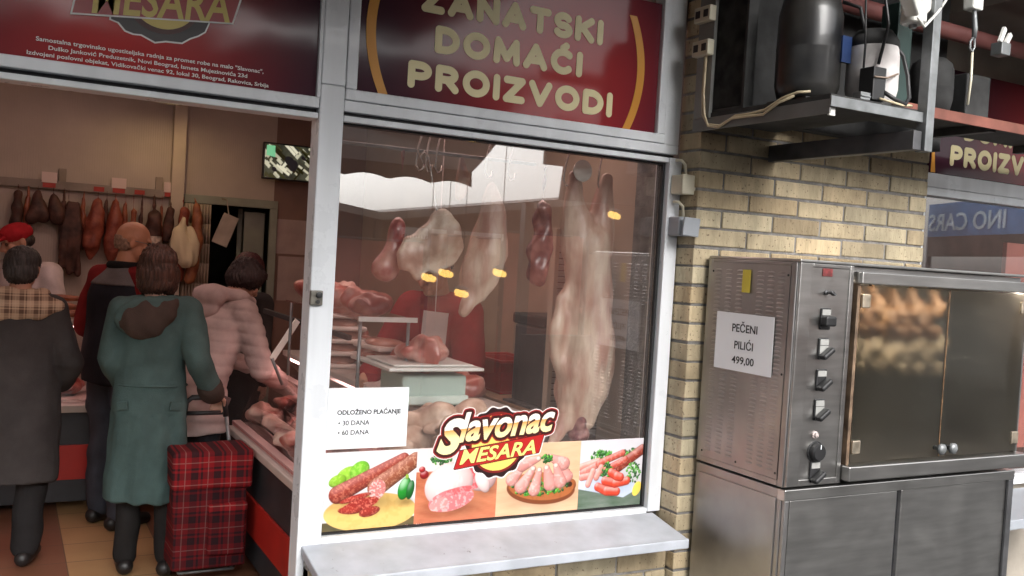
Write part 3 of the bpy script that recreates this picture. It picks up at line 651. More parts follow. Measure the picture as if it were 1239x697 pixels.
# logo sticker: rasterised lettering with contours grown round it
def raster_text(s, w, h, x0, y0, x1, y1, bold, shear, rot=0, skew=0):
    cu = bpy.data.curves.new('txt', 'FONT'); cu.body = s; cu.offset = bold; cu.shear = shear; cu.resolution_u = 4
    t = bpy.data.objects.new('txt', cu); COL.objects.link(t); dg = bpy.context.evaluated_depsgraph_get(); dg.update()
    me = bpy.data.meshes.new_from_object(t.evaluated_get(dg)); bpy.data.objects.remove(t); bpy.data.curves.remove(cu)
    me.calc_loop_triangles(); co = np.array([v.co[:2] for v in me.vertices]); lo, hi = co.min(0), co.max(0); p = (co - lo) / (hi - lo)
    X = x0 + p[:, 0] * (x1 - x0); Yc = y1 - p[:, 1] * (y1 - y0) - skew * p[:, 0]
    out = np.zeros((h, w), bool); u = np.full((h, w), 0.)
    for tr in me.loop_triangles:
        a, b, c = [np.array((X[i], Yc[i])) for i in tr.vertices]
        mn = np.floor(np.minimum(np.minimum(a, b), c)).astype(int); mxx = np.ceil(np.maximum(np.maximum(a, b), c)).astype(int)
        xs = np.arange(max(mn[0], 0), min(mxx[0] + 1, w)); ys = np.arange(max(mn[1], 0), min(mxx[1] + 1, h))
        if not len(xs) or not len(ys): continue
        gx, gy = np.meshgrid(xs, ys); den = (b[1] - c[1]) * (a[0] - c[0]) + (c[0] - b[0]) * (a[1] - c[1])
        if abs(den) < 1e-9: continue
        l1 = ((b[1] - c[1]) * (gx - c[0]) + (c[0] - b[0]) * (gy - c[1])) / den; l2 = ((c[1] - a[1]) * (gx - c[0]) + (a[0] - c[0]) * (gy - c[1])) / den
        out[np.ix_(ys, xs)] |= (l1 >= -.01) & (l2 >= -.01) & (l1 + l2 <= 1.01)
    bpy.data.meshes.remove(me)
    return out
def grow(m, r):
    o = m.copy()
    for dy in range(-r, r + 1):
        for dx in range(-r, r + 1):
            if dx * dx + dy * dy <= r * r: o |= np.roll(np.roll(m, dy, 0), dx, 1)
    return o
LW, LH = 470, 250                       # 1 mm dots, sheet x 1.195..1.665, z .93..1.18
def lx(x): return (x - 1.195) * 1000
def lz(z): return (1.18 - z) * 1000
def logo():
    Yg, Xg = np.mgrid[0:LH, 0:LW].astype(float); im = np.zeros((LH, LW, 3))
    S = np.zeros((LH, LW), bool)
    # "Slavonac" rising to the right, tall initial
    S |= raster_text('S', LW, LH, lx(1.218), lz(1.135), lx(1.315), lz(1.020), .05, .35, skew=0)
    S |= raster_text('lavonac', LW, LH, lx(1.292), lz(1.150), lx(1.645), lz(1.056), .028, .28, skew=26)
    T = raster_text('MESARA', LW, LH, lx(1.300), lz(1.032), lx(1.578), lz(.985), .022, .25, skew=24)
    cxp, czp = lx(1.432), lz(1.052); rr = np.hypot((Xg - cxp), (Yg - czp)); ang = np.arctan2(Yg - czp, Xg - cxp)
    scal = rr < 113 + 4 * np.cos(ang * 14); ring = rr < 100; disc = rr < 92
    px = [(lx(1.282), lz(.972)), (lx(1.300), lz(1.030)), (lx(1.606), lz(1.072)), (lx(1.590), lz(1.012))]
    plate = np.ones((LH, LW), bool)
    for i in range(4):
        (xa, ya), (xb, yb) = px[i], px[(i + 1) % 4]; plate &= ((xb - xa) * (Yg - ya) - (yb - ya) * (Xg - xa)) > 0
    dark = grow(S, 9); red = grow(S, 13); white = grow(S, 16) | grow(plate, 7) | (rr < 118 + 4 * np.cos(ang * 14))
    a = white.astype(float)
    put = lambda m, c: im.__setitem__(m, lin(*c))
    put(white, (235, 228, 225)); put(scal, (40, 20, 20)); put(ring, (120, 30, 28)); put(disc, (242, 205, 105))
    put(red, (150, 30, 28)); put(dark, (58, 22, 20)); put(grow(plate, 3), (60, 20, 20)); put(plate, (176, 34, 32))
    put(grow(T, 2), (90, 20, 18)); put(T, (248, 228, 130))
    # two-tone enamel of the script: gold below, cream above
    tt = ((Yg - (lz(1.10) - (Xg - lx(1.3)) * .075)) / 30)[S]; top = np.array(lin(250, 240, 225)); bot = np.array(lin(248, 226, 170)); mid = np.array(lin(222, 150, 70))
    k = np.where(tt < .0, 0, np.clip(1 - tt / .9, 0, 1))[:, None]; im[S] = np.where((tt < 0)[:, None], top, bot * (1 - k) + mid * k)
    return im, a
limg, lalpha = logo()
lg = empty('logo_sticker', (1.43, FY, .94), 'slavonac mesara badge sticker in red and yellow on the window glass', 'sticker')
print_grid('print', limg, 1.195, .93, .47, .25, FY + .0012, lg, pm, lalpha)

# ================================================================== ROTISSERIE OVEN
OX0, OX1, OY0, OY1 = 2.15, 3.29, 2.11, 2.53
ov = empty('rotisserie_oven', (2.7, 2.3, 0), 'large stainless steel chicken rotisserie oven standing before the brick pier', 'oven')
S_, SS = M_['steel'], M_['steel_side']
# upper shell: left compartment box and hollow cooking chamber
ub = MB()
ub.box((OX0, OY0 + .006, .992), (OX0 + .004, OY1, 1.692))
ub.box((OX0 + .0045, OY0 + .012, .995), (2.372, OY1 - .002, 1.690))
ub.box((2.373, OY1 - .02, .995), (OX1, OY1, 1.690))
ub.box((2.373, OY0 + .03, 1.655), (OX1, OY1 - .021, 1.690)); ub.box((2.373, OY0 + .03, .995), (OX1, OY1 - .021, 1.045)); ub.box((OX1 - .02, OY0 + .03, 1.0455), (OX1, OY1 - .021, 1.6545))
ub.build('upper_body', SS, ov, bev=.002)
MB().box((OX0 - .004, OY0 - .004, 1.6925), (OX1 + .003, OY1 + .002, 1.702)).build('top_cover', S_, ov, bev=.003)
lin_ = MB().box((2.3735, OY1 - .024, 1.0455), (OX1 - .021, OY1 - .0205, 1.6545)).box((2.3735, OY0 + .05, 1.0455), (2.3765, OY1 - .0245, 1.6545))
lin_.build('chamber_lining', pbr('sooty_steel', (.10, .09, .075), .5, .6, var=.35, vs=9), ov)
# left side: framed panel with pressed louvres
sp = MB().box((OX0 - .008, 2.142, 1.012), (OX0 - .0005, 2.508, 1.680))
for yc in (2.473, 2.420, 2.366, 2.270, 2.223, 2.178):
    for k in range(46):
        zc = 1.655 - k * .0137
        if 2.29 < yc < 2.33 and zc > 1.57: continue
        sp.ell((OX0 - .008, yc, zc), (.0036, .0165, .0042))
sp.build('louvred_panel', SS, ov, smooth=False)
MB().box((OX0 - .0065, 2.118, .992), (OX0 - .0005, 2.1405, 1.692)).box((OX0 - .0065, 2.5095, .992), (OX0 - .0005, 2.528, 1.692)).box((OX0 - .0065, 2.141, 1.681), (OX0 - .0005, 2.509, 1.692)).box((OX0 - .0065, 2.141, .992), (OX0 - .0005, 2.509, 1.011)).build('side_frame', SS, ov, bev=.002)
for yc, zc in ((2.150, 1.65), (2.500, 1.65), (2.150, 1.03), (2.500, 1.03), (2.150, 1.34), (2.33, 1.026)):
    MB().ell((OX0 - .0085, yc, zc), (.002, .004, .004)).build('screw', M_['black'], ov, smooth=True)
# control panel
MB().box((OX0 + .001, OY0 - .002, .994), (2.2030, OY0 + .012, 1.6915)).box((2.3665, OY0 - .002, .994), (2.384, OY0 + .012, 1.6915)).box((2.2035, OY0 - .002, .994), (2.366, OY0 + .012, 1.014)).box((2.2035, OY0 - .002, 1.680), (2.366, OY0 + .012, 1.6915)).build('panel_frame', S_, ov, bev=.002)
MB().box((2.2035, OY0 + .003, 1.0145), (2.366, OY0 + .011, 1.6795)).build('control_panel', S_, ov)
py = OY0 + .003
MB().box((2.247, py - .003, 1.653), (2.290, py, 1.678)).build('name_plate', pbr('plate_red', (.16, .03, .03), .4, var=.5, vs=60), ov, bev=.001)
kg = M_['black']; facem = pbr('switch_plate', (.45, .45, .43), .4, .4, var=.08)
for zc, bl, rot_ in ((1.520, 1, 0), (1.426, 0, 35), (1.327, 1, 35), (1.233, 0, 35), (1.036, 1, 35)):
    xc = 2.271
    k = MB().box((xc - .022, py - .006, zc - .034), (xc + .022, py, zc + .034)).build('switch', kg, ov, bev=.003)
    MB().box((xc - .018, py - .0075, zc + .012), (xc + .018, py - .0062, zc + .030)).build('marking', facem, k)
    if not bl: MB().box((xc - .018, py - .0075, zc - .030), (xc + .018, py - .0062, zc + .010)).build('dial', facem, k)
    MB().box((xc - .026, py - .034, zc - .022), (xc + .026, py - .007, zc - .004) if rot_ else (xc + .020, py - .007, zc + .010), rot=(0, R(-rot_), 0)).build('lever', kg, k, bev=.006)
MB().lathe([(.008, 0), (.008, .006), (.004, .007), (.004, .018)], (2.268, py, 1.603), 14, '-Y').box((2.264, py - .03, 1.598), (2.284, py - .014, 1.606), rot=(0, R(30), 0)).build('key_switch', M_['steel_dark'], ov, bev=.001)
MB().lathe([(.012, 0), (.012, .004), (.008, .006), (.007, .012), (.001, .014)], (2.262, py, 1.154), 16, '-Y').build('pilot_lamp', pbr('lamp_cap', (.5, .42, .40), .3), ov, smooth=False)
kb = MB().lathe([(.034, 0), (.034, .003), (.029, .004), (.028, .018), (.024, .024), (.001, .025)], (2.268, py, 1.100), 28, '-Y').build('thermostat_knob', kg, ov)
MB().box((2.2665, py - .0262, 1.112), (2.2695, py - .0245, 1.126)).build('mark', M_['paper'], kb)
# doors
MB().box((2.394, OY0 - .028, 1.637), (OX1 - .002, OY0 + .029, 1.674)).build('door_head', S_, ov, bev=.003)
MB().box((2.388, OY0 - .034, 1.004), (OX1 + .02, OY0 + .029, 1.052)).build('drip_rail', S_, ov, bev=.004)
MB().box((2.396, OY0 - .010, 1.0525), (2.409, OY0 + .028, 1.6365)).build('jamb', pbr('brown_grease_jamb', (.15, .10, .065), .5, 0., var=.5, vs=20), ov)
MB().box((OX1 - .022, OY0 - .010, 1.0525), (OX1 - .012, OY0 + .028, 1.6365)).build('jamb', S_, ov)
for x0, x1, hx in ((2.411, 2.8385, 2.43), (2.8445, 3.266, 3.25)):
    dr = MB().box((x0, OY0 - .012, 1.060), (x1, OY0 - .006, 1.631)).build('glass_door', M_['oven_glass'], ov)
    for z in (1.582, 1.110): MB().box((hx - .018, OY0 - .020, z - .022), (hx + .018, OY0 - .0045, z + .022)).build('hinge', pbr('hinge_metal', (.42, .36, .28), .4, .8, var=.3, vs=30), dr, bev=.003)
    kx = 2.818 if x0 < 2.5 else 2.876
    MB().lathe([(.008, 0), (.008, .02), (.018, .024), (.019, .034), (.012, .040), (.001, .041)], (kx, OY0 - .012, 1.092), 18, '-Y').build('door_knob', M_['galv'], dr, smooth=True)
MB().box((2.8387, OY0 - .013, 1.060), (2.8443, OY0 - .005, 1.631)).build('door_seal', pbr('seal_brown', (.10, .055, .025), .5, var=.6, vs=30), ov)
# base cabinet
cb = MB().box((OX0 - .003, OY0 + .012, .09), (OX0 + .02, OY1, .984)).box((OX0 + .021, OY1 - .02, .09), (OX1, OY1, .984)).box((OX1 - .024, OY0 + .012, .09), (OX1, OY1 - .021, .984)).box((OX0 + .021, OY0 + .03, .09), (OX1 - .025, OY1 - .021, .12))
cb.build('cabinet_body', SS, ov, bev=.002)
MB().box((OX0 - .0075, OY0 + .03, .13), (OX0 - .0035, OY1 - .02, .955)).build('cabinet_side', SS, ov, bev=.0015)
MB().box((OX0 - .004, OY0 - .004, .9505), (OX1, OY0 + .029, .986)).build('cabinet_rail', S_, ov, bev=.003)
MB().box((OX0 + .001, OY0 - .002, .09), (OX0 + .019, OY0 + .0115, .950)).build('cabinet_stile', M_['steel_side'], ov, bev=.002)
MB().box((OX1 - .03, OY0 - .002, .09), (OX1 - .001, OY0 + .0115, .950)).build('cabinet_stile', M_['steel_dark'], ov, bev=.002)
MB().box((OX0 + .0215, OY0 + .024, .13), (OX1 - .0255, OY0 + .029, .950)).build('cabinet_shadow_gap', M_['alu_dark'], ov)
for x0, x1, yo in ((OX0 + .028, 2.668, 0), (2.694, OX1 - .032, .003)):
    MB().box((x0, OY0 + .004 + yo, .12), (x1, OY0 + .020 + yo, .9495)).build('sliding_door', S_, ov, bev=.003)
for x in (OX0 + .06, OX1 - .08):
    for y in (OY0 + .06, OY1 - .06): MB().lathe([(.025, .0), (.025, .01), (.016, .015), (.016, .09)], (x, y, 0), 14).build('foot', M_['steel_dark'], ov)
# spits are parts, the chickens on them things of their own
for z in (1.505, 1.375): MB().tube([(2.378, 2.30, z), (OX1 - .021, 2.30, z)], .005, 8).build('spit', M_['galv'], ov, smooth=True)
for zz in (1.44, 1.25, 1.18): MB().tube([(2.378, 2.46, zz), (OX1 - .021, 2.46, zz)], .004, 6).build('heating_tube', M_['steel_dark'], ov, smooth=True)

nt_ = MB().box((OX0 - .0135, 2.1905, 1.3245), (OX0 - .0125, 2.4610, 1.515)).build('price_notice', M_['paper'], None, label='white paper price notice peceni pilici taped to the oven side', cat='notice', loc=(OX0 - .013, 2.325, 1.32))
for s_, w, z, b_ in (('PEČENI', .118, 1.474, .012), ('PILIĆI', .088, 1.418, .012), ('499,00', .104, 1.362, .012)):
    text('lettering', s_, M_['ink'], nt_, OX0 - .0140, z - .003, 2.322, width=w, height=.036 if 'Č' in s_ or 'Ć' in s_ else .029, bold=b_, depth=.0006, side='left')
MB().box((OX0 - .0125, 2.312, 1.585), (OX0 - .0118, 2.350, 1.660)).build('tape_label', M_['tape'], None, label='small yellow tape label high on the louvred oven side', cat='label', loc=(OX0 - .012, 2.33, 1.6))

def chicken_mb():
    m = MB(); m.ell((0, 0, 0), (.075, .062, .055)); m.ell((.03, .0, .015), (.055, .055, .05))
    for s in (-1, 1):
        m.chain([(-.03, s * .045, -.005), (-.062, s * .058, .018), (-.105, s * .040, .008)], [.032, .027, .011]); m.ell((-.112, s * .038, .006), .014)
        m.chain([(.05, s * .05, .0), (.02, s * .078, -.012), (.058, s * .082, -.02)], [.017, .014, .008])
    m.cap((.07, 0, .01), .02, (.095, 0, .015), .014)
    return m
roast_m = pbr('roast_skin', (.26, .12, .05), .4, var=.45, vs=20, col2=(.42, .24, .11), bump=.3, bs=60)
pale_m = pbr('raw_skin', (.62, .52, .38), .45, var=.25, vs=18, col2=(.78, .66, .46), bump=.2, bs=60)
for row, z, mt, lab, grp, xs in ((0, 1.505, roast_m, 'browned roast chicken on the upper spit behind greasy oven glass', 'browned chickens on the upper spit', np.arange(2.445, 2.96, .096)), (1, 1.375, pale_m, 'pale half raw chicken on the lower spit behind greasy oven glass', 'pale chickens on the lower spit', np.arange(2.435, 3.0, .105))):
    p0 = None
    for i, x in enumerate(xs):
        if p0 is None:
            p0 = o = chicken_mb().build('chicken', mt, None, smooth=True, voxel=.006, relax=3, fold=folds(.002, 5 + row, 60, 60)); tag(o, lab, 'chicken', grp)
        else: o = copy_tree(p0)
        o.location = (x, 2.30 - .012 * (i % 2), z + .004 * ((i * 7) % 3 - 1)); o.rotation_euler = (R(-70 + (i * 37) % 50), R(90 + (i * 23) % 20 - 10), R((i * 29) % 24 - 12))
MB().tube([(2.42, 2.155, 1.646), (3.24, 2.155, 1.646)], .008, 10).build('oven_lamp', pbr('oven_lamp_glow', (.8, .6, .4), .4, emit=((1., .88, .74), 17.)), ov, smooth=True)

# ================================================================== COMPRESSOR SHELF
sh = empty('compressor_shelf', (2.25, 2.3, 2.1), 'grey steel bracket shelf carrying compressors over the brick pier', 'shelf')
MB().box((2.052, 1.945, 2.118), (2.058, 2.552, 2.160)).box((2.058, 1.945, 2.154), (2.085, 2.552, 2.160)).build('angle_bar', pbr('grey_angle_paint', (.17, .17, .165), .6, .2, var=.2), sh, bev=.001)
MB().box((2.050, 1.938, 2.138), (2.440, 1.9445, 2.168)).build('front_flat', M_['galv'], sh, bev=.001)
MB().box((2.060, 1.952, 2.115), (2.084, 1.960, 2.1535)).build('tab', M_['white_paint'], sh, bev=.001)
MB().box((2.0595, 1.950, 2.1605), (2.430, 2.55, 2.176)).build('board', M_['dark_board'], sh)
MB().box((2.40, 1.935, 2.052), (2.436, 2.548, 2.110)).build('cantilever_beam', M_['steel_dark'], sh, bev=.002)
MB().box((2.4405, 1.925, 2.050), (2.475, 1.962, 2.75)).build('hanger_post', M_['galv'], sh, bev=.002)
MB().box((2.066, 2.50, 2.177), (3.26, 2.548, 2.80)).build('back_board', M_['dark_board'], sh)

fn_ = empty('condenser_coil', (2.12, 2.33, 2.176), 'dusty black finned condenser coil at the left end of the shelf', 'condenser')
mb = MB()
for k in range(30): mb.box((2.068, 2.335 + k * .0052, 2.19), (2.10, 2.3365 + k * .0052, 2.75))
mb.build('fins', pbr('dusty_fins', (.05, .048, .045), .8, .3, var=.5, vs=16), fn_)
MB().box((2.064, 2.320, 2.178), (2.104, 2.332, 2.75)).box((2.064, 2.497, 2.178), (2.104, 2.488, 2.75)).box((2.064, 2.3325, 2.178), (2.104, 2.4875, 2.187)).build('coil_frame', M_['dark_board'], fn_, bev=.001)

def compressor(x, y, z, r, h, m, lab, terminal=True):
    c = empty('compressor', (x, y, z), lab, 'compressor')
    MB().lathe([(r * .62, .0), (r * .9, .012), (r, .05), (r, h * .42), (r * 1.012, h * .44), (r * 1.012, h * .455), (r, h * .49), (r * .99, h * .74), (r * .88, h * .88), (r * .6, h * .97), (.001, h)], (x, y, z + .012), 32).build('shell', m, c, smooth=True)
    for a in (45, 135, 225, 315):
        MB().box((x + r * .9 * math.cos(R(a)) - .02, y + r * .9 * math.sin(R(a)) - .02, z + .001), (x + r * .9 * math.cos(R(a)) + .02, y + r * .9 * math.sin(R(a)) + .02, z + .014)).build('foot', M_['black'], c)
    return c
c1 = compressor(2.178, 2.165, 2.176, .098, .36, M_['black_enamel'], 'glossy black tall compressor drum on the steel shelf')
MB().prism([(2.222, 2.31), (2.262, 2.31), (2.262, 2.39), (2.222, 2.39)], 2.072, 2.084).build('blue_label', pbr('blue_label', (.02, .05, .16), .4), c1)
MB().tube([(2.25, 2.2, 2.62), (2.27, 2.06, 2.66), (2.30, 2.0, 2.54), (2.31, 1.98, 2.42), (2.29, 1.99, 2.30)], .005, 8).tube([(2.16, 2.05, 2.56), (2.20, 2.02, 2.60), (2.25, 2.02, 2.50), (2.262, 2.02, 2.36), (2.25, 2.01, 2.22)], .0035, 6).tube([(2.24, 2.10, 2.50), (2.275, 2.06, 2.48), (2.29, 2.04, 2.38), (2.285, 2.03, 2.26), (2.27, 2.03, 2.20)], .006, 8).build('copper_pipe', M_['black'], c1, smooth=True)
dustw = pbr('dusty_white_shell', (.56, .52, .51), .75, var=.2, vs=9, col2=(.74, .72, .71))
c2 = compressor(2.345, 2.06, 2.176, .078, .225, dustw, 'dusty white compressor with a black terminal box on the shelf')
MB().lathe([(.0745, .178), (.076, .180), (.074, .20), (.052, .230), (.001, .240)], (2.345, 2.06, 2.188), 28).build('black_cap', M_['dark_board'], c2, smooth=True)
MB().box((2.245, 1.965, 2.185), (2.297, 2.02, 2.285)).build('terminal_box', M_['black'], c2, bev=.003)
MB().box((2.2972, 1.966, 2.20), (2.299, 2.019, 2.284)).build('terminal_edge', M_['galv'], c2)
MB().tube([(2.27, 1.96, 2.19), (2.31, 1.945, 2.182), (2.36, 1.95, 2.180), (2.40, 1.957, 2.186), (2.43, 1.975, 2.19)], .004, 8).build('thin_cable', M_['cablecream'], c2, smooth=True)
MB().tube([(2.29, 1.975, 2.22), (2.32, 1.95, 2.195), (2.37, 1.95, 2.185), (2.405, 1.965, 2.21), (2.41, 1.98, 2.28), (2.395, 1.99, 2.34), (2.36, 2.0, 2.375)], .0065, 8).build('hose', M_['black'], c2, smooth=True)
MB().tube([(2.245, 1.962, 2.252), (2.30, 1.962, 2.256), (2.36, 1.975, 2.278)], .003, 6).build('zip_tie', pbr('tie_brown', (.22, .16, .12), .5), c2, smooth=True)
MB().box((2.185, 1.955, 2.178), (2.225, 1.985, 2.200)).box((2.1852, 1.9515, 2.186), (2.2252, 1.9545, 2.190)).build('terminal_block', M_['galv'], None, bev=.001, label='small grey terminal block at the front corner of the shelf', cat='terminal', loc=(2.2, 1.97, 2.178))
for dz in (0,):
    cbx = MB().tube([(2.046, 2.50, 2.40), (2.044, 2.50, 2.24), (2.042, 2.49, 2.17), (2.040, 2.46, 2.135), (2.042, 2.40, 2.125), (2.044, 2.33, 2.150), (2.046, 2.26, 2.150), (2.046, 2.20, 2.155), (2.048, 2.13, 2.183), (2.058, 2.08, 2.195), (2.08, 2.05, 2.197)], .0042, 8)
    cbx.tube([(2.040, 2.488, 2.40), (2.038, 2.488, 2.24), (2.037, 2.475, 2.165), (2.035, 2.45, 2.128), (2.036, 2.40, 2.118), (2.038, 2.34, 2.142), (2.040, 2.27, 2.142), (2.040, 2.20, 2.140), (2.044, 2.14, 2.170), (2.056, 2.09, 2.186)], .0042, 8)
    cbx.build('cable', M_['cablecream'], None, smooth=True, label='pair of cream cables drooping along the left edge of the shelf', cat='cable', loc=(2.04, 2.3, 2.2))
for z, lab in ((2.392, 'lower cream double socket on the grey post by the sign'), (2.505, 'upper cream double socket on the grey post by the sign')):
    so = empty('wall_socket', (2.05, 2.5, z), lab, 'socket')
    MB().box((2.022, 2.462, z - .026), (2.050, 2.545, z + .026)).build('socket_body', M_['boxcream'], so, bev=.004)
    for y in (2.483, 2.524): MB().box((2.0200, y - .011, z - .012), (2.0225, y + .011, z + .012)).build('outlet', M_['black'], so)
MB().box((2.0505, 2.47, 2.161), (2.064, 2.548, 2.75)).build('mounting_post', pbr('grey_board', (.20, .20, .19), .7), sh)

# ------------------------------------------------------------------ awning arm (white folding arm, elbow near the shelf post)
aw = empty('folding_awning', (2.39, 1.9, 2.45), 'white folding awning arm with a round elbow joint above the shelf', 'awning arm')
wp = M_['white_paint']
def bar(mb, a, b, w, h):
    a, b = Vector(a), Vector(b); d = (b - a).normalized(); s = d.cross(Vector((0, 0, 1))).normalized(); u = s.cross(d)
    r = lambda p: [tuple(p + s * i * w + u * j * h) for i, j in ((-1, -1), (1, -1), (1, 1), (-1, 1))]
    return mb.loft([r(a), r(b)])
bar(MB(), (2.10, 1.72, 2.475), (2.335, 1.86, 2.435), .020, .026).build('fore_arm', wp, aw, bev=.006)
bar(MB(), (2.40, 1.915, 2.435), (2.62, 2.00, 2.58), .018, .024).build('upper_arm', wp, aw, bev=.006)
MB().lathe([(.001, -.034), (.030, -.033), (.036, -.027), (.036, .022), (.030, .030), (.001, .031)], (2.370, 1.885, 2.432), 26).build('elbow', wp, aw, smooth=False, bev=.002)
MB().lathe([(.010, -.044), (.012, -.036), (.012, .036)], (2.370, 1.885, 2.432), 16).build('elbow_pin', M_['galv'], aw)
MB().tube([(2.335, 1.84, 2.405), (2.40, 1.87, 2.395), (2.52, 1.92, 2.47), (2.62, 1.96, 2.55)], .004, 8).build('tension_cable', wp, aw, smooth=True)
aw.location.x -= .07
a2 = empty('awning_crank', (2.62, 1.95, 2.4), 'steel crank eye hanging from a white awning gear at upper right', 'awning crank')
MB().box((2.565, 1.93, 2.515), (2.615, 1.97, 2.56)).build('gear_box', wp, a2, bev=.006)
MB().tube([(2.59, 1.945, 2.52), (2.592, 1.944, 2.49), (2.598, 1.944, 2.46), (2.597, 1.944, 2.43)], [.006, .008, .009, .007], 10).tube([(2.592, 1.944, 2.43), (2.580, 1.944, 2.415), (2.580, 1.944, 2.395), (2.592, 1.944, 2.385), (2.602, 1.944, 2.40), (2.600, 1.944, 2.43)], .004, 8).build('crank_eye', M_['galv'], a2, smooth=True)
MB().tube([(2.594, 1.944, 2.385), (2.597, 1.944, 2.30), (2.590, 1.944, 2.22)], .004, 8).build('crank_rod', M_['boxcream'], a2, smooth=True)
a2.location.x += .06
a3 = empty('clamp_bracket', (2.75, 1.95, 2.45), 'white metal clamp bracket at the upper right edge of the picture', 'bracket')
MB().box((2.690, 1.90, 2.385), (2.735, 1.94, 2.425)).build('clamp_body', M_['galv'], a3, bev=.003)
bar(MB(), (2.698, 1.915, 2.425), (2.725, 1.92, 2.475), .006, .008).build('clamp_strap', wp, a3, bev=.002)
bar(MB(), (2.728, 1.915, 2.425), (2.755, 1.92, 2.46), .006, .008).build('clamp_strap', wp, a3, bev=.002)

a3.location.x += .045
# second shelf at the right over the neighbouring shop
sh2 = empty('compressor_shelf', (3.2, 2.4, 2.2), 'reddish steel shelf with black units over the right hand shop', 'shelf')
redp = pbr('red_oxide_paint', (.20, .07, .05), .65, .1, var=.25, vs=10)
MB().box((2.50, 2.10, 2.200), (4.2, 2.11, 2.235)).box((2.50, 2.1105, 2.2285), (4.2, 2.135, 2.235)).build('angle_bar', redp, sh2, bev=.001)
MB().box((2.50, 2.136, 2.2290), (4.2, 2.42, 2.2360)).build('board', M_['dark_board'], sh2)
for x in (2.56, 3.05, 3.6): MB().box((x, 2.14, 2.20), (x + .03, 2.42, 2.2280)).build('cross_bar', M_['steel_dark'], sh2)
MB().tube([(2.50, 2.40, 2.62), (4.6, 2.40, 2.60)], .030, 16).build('red_pipe', pbr('faded_red_pipe', (.30, .11, .10), .6, var=.15), None, smooth=True, label='faded red steel pipe running along the wall above the right shelf', cat='pipe', loc=(3.5, 2.4, 2.6))
c3 = compressor(2.86, 2.25, 2.236, .075, .20, M_['dark_board'], 'black compressor drum on the reddish shelf at right')
MB().box((2.96, 2.18, 2.237), (3.09, 2.30, 2.40)).build('control_box', M_['dark_board'], None, bev=.004, label='black metal control box beside the drum on the reddish shelf', cat='control box', loc=(3.02, 2.24, 2.237))
MB().box((2.53, 2.13, 2.237), (2.60, 2.20, 2.56)).build('pump_unit', pbr('dark_green_unit', (.02, .045, .04), .6), None, bev=.003, label='narrow dark green unit standing beside the shelf post', cat='pump', loc=(2.56, 2.16, 2.237))

# ================================================================== RIGHT SHOP
rs = empty('shop_window', (4.0, FY, .8), 'neighbouring shop window at the right edge behind the oven', 'window')
MB().box((3.33, FY - .03, .75), (3.38, FY + .05, 2.028)).box((3.3805, FY - .03, 2.02), (6.5, FY + .05, 2.055)).box((3.3805, FY - .028, 2.0555), (6.5, FY + .05, 2.115)).box((3.3805, FY - .03, .75), (6.5, FY + .05, .80)).build('frame', M_['alu'], rs, bev=.003)
MB().box((3.381, FY + .002, .801), (6.5, FY + .008, 2.0195)).build('pane', M_['glass'], rs)
struct('wall_right_shop', MB().box((3.4, FY + 1.2, 0), (6.6, FY + 1.3, 2.7)).box((6.5, FY + .06, 0), (6.6, FY + 1.2, 2.7)).box((3.28, FY + .3, 0), (3.38, FY + 1.2, 2.7)), pbr('dark_red_room', (.10, .045, .035), .8, var=.2))
MB().box((4.06, FY + .05, .9), (4.5, FY + .07, 1.86)).build('red_poster', pbr('pink_red_board', (.42, .13, .10), .6, var=.1), None, label='reddish board standing inside the right hand shop window', cat='board', loc=(4.2, FY + .06, .9))
sg3 = empty('shop_sign', (4.2, FY, 2.3), 'partly hidden red sign reading domaci proizvodi at right edge', 'sign')
MB().box((3.40, FY - .022, 2.117), (5.2, FY + .02, 2.56)).build('sign_panel', sign_print('red_print_far', .2, 0, .9), sg3)
round_text('lettering', 'PROIZVODI', M_['cream'], sg3, 3.52, 4.26, 2.156, 2.245, ly - .01)
round_text('lettering', 'DOMAĆI', M_['cream'], sg3, 3.60, 4.13, 2.272, 2.356, ly - .01)
MB().prism([(3.403, 2.118), (3.43, 2.118), (3.405, 2.30), (3.402, 2.30)], FY - .0245, FY - .0225).build('arc_stripe', M_['orange'], sg3)
MB().box((3.40, 2.25, .70), (4.3, FY - .05, .74)).build('display_table', M_['boxgrey'], None, bev=.004, label='grey shelf edge just right of the oven cabinet', cat='shelf', loc=(3.8, 2.4, .6))

# ================================================================== INSIDE THE SHOP: lamps
lampm = pbr('lamp_tube', (.8, .7, .66), .4, emit=((1., .66, .60), 2.3))
lampm2 = pbr('added_lamp_tube', (.8, .7, .66), .4, emit=((1., .68, .60), 5.0))  # stronger tube of the extra lamp added to brighten the window meat
for x0_, y, lab in ((0, 4.2, 'lit ceiling tube lamp over the front of the shop'), (0, 6.2, 'lit ceiling tube lamp over the back counter'), (1.05, 3.6, 'lit ceiling tube lamp added just inside the big window to brighten the meat')):
    cl = empty('ceiling_lamp', (.6 + x0_, y, 2.70), lab, 'lamp')
    MB().box((-.4 + x0_, y - .09, 2.69), (1.5 + x0_, y + .09, 2.735)).build('lamp_housing', M_['white_paint'], cl, bev=.004)
    MB().box((-.35 + x0_, y - .07, 2.655), (1.45 + x0_, y + .07, 2.6895)).build('diffuser', lampm2 if x0_ else lampm, cl, bev=.004)
pl = empty('pendant_lamp', (1.0, 7.0, 2.70), 'small warm pendant lamp over the cream curtain', 'lamp')
MB().lathe([(.015, 0), (.02, -.03), (.11, -.13), (.105, -.13), (.015, -.032)], (1.0, 7.0, 2.735), 24).build('lamp_shade', M_['dark_board'], pl)
MB().ell((1.0, 7.0, 2.640), (.03, .03, .035)).build('bulb', pbr('warm_bulb', (.9, .7, .4), .4, emit=((1., .70, .30), 45.)), pl, smooth=True)

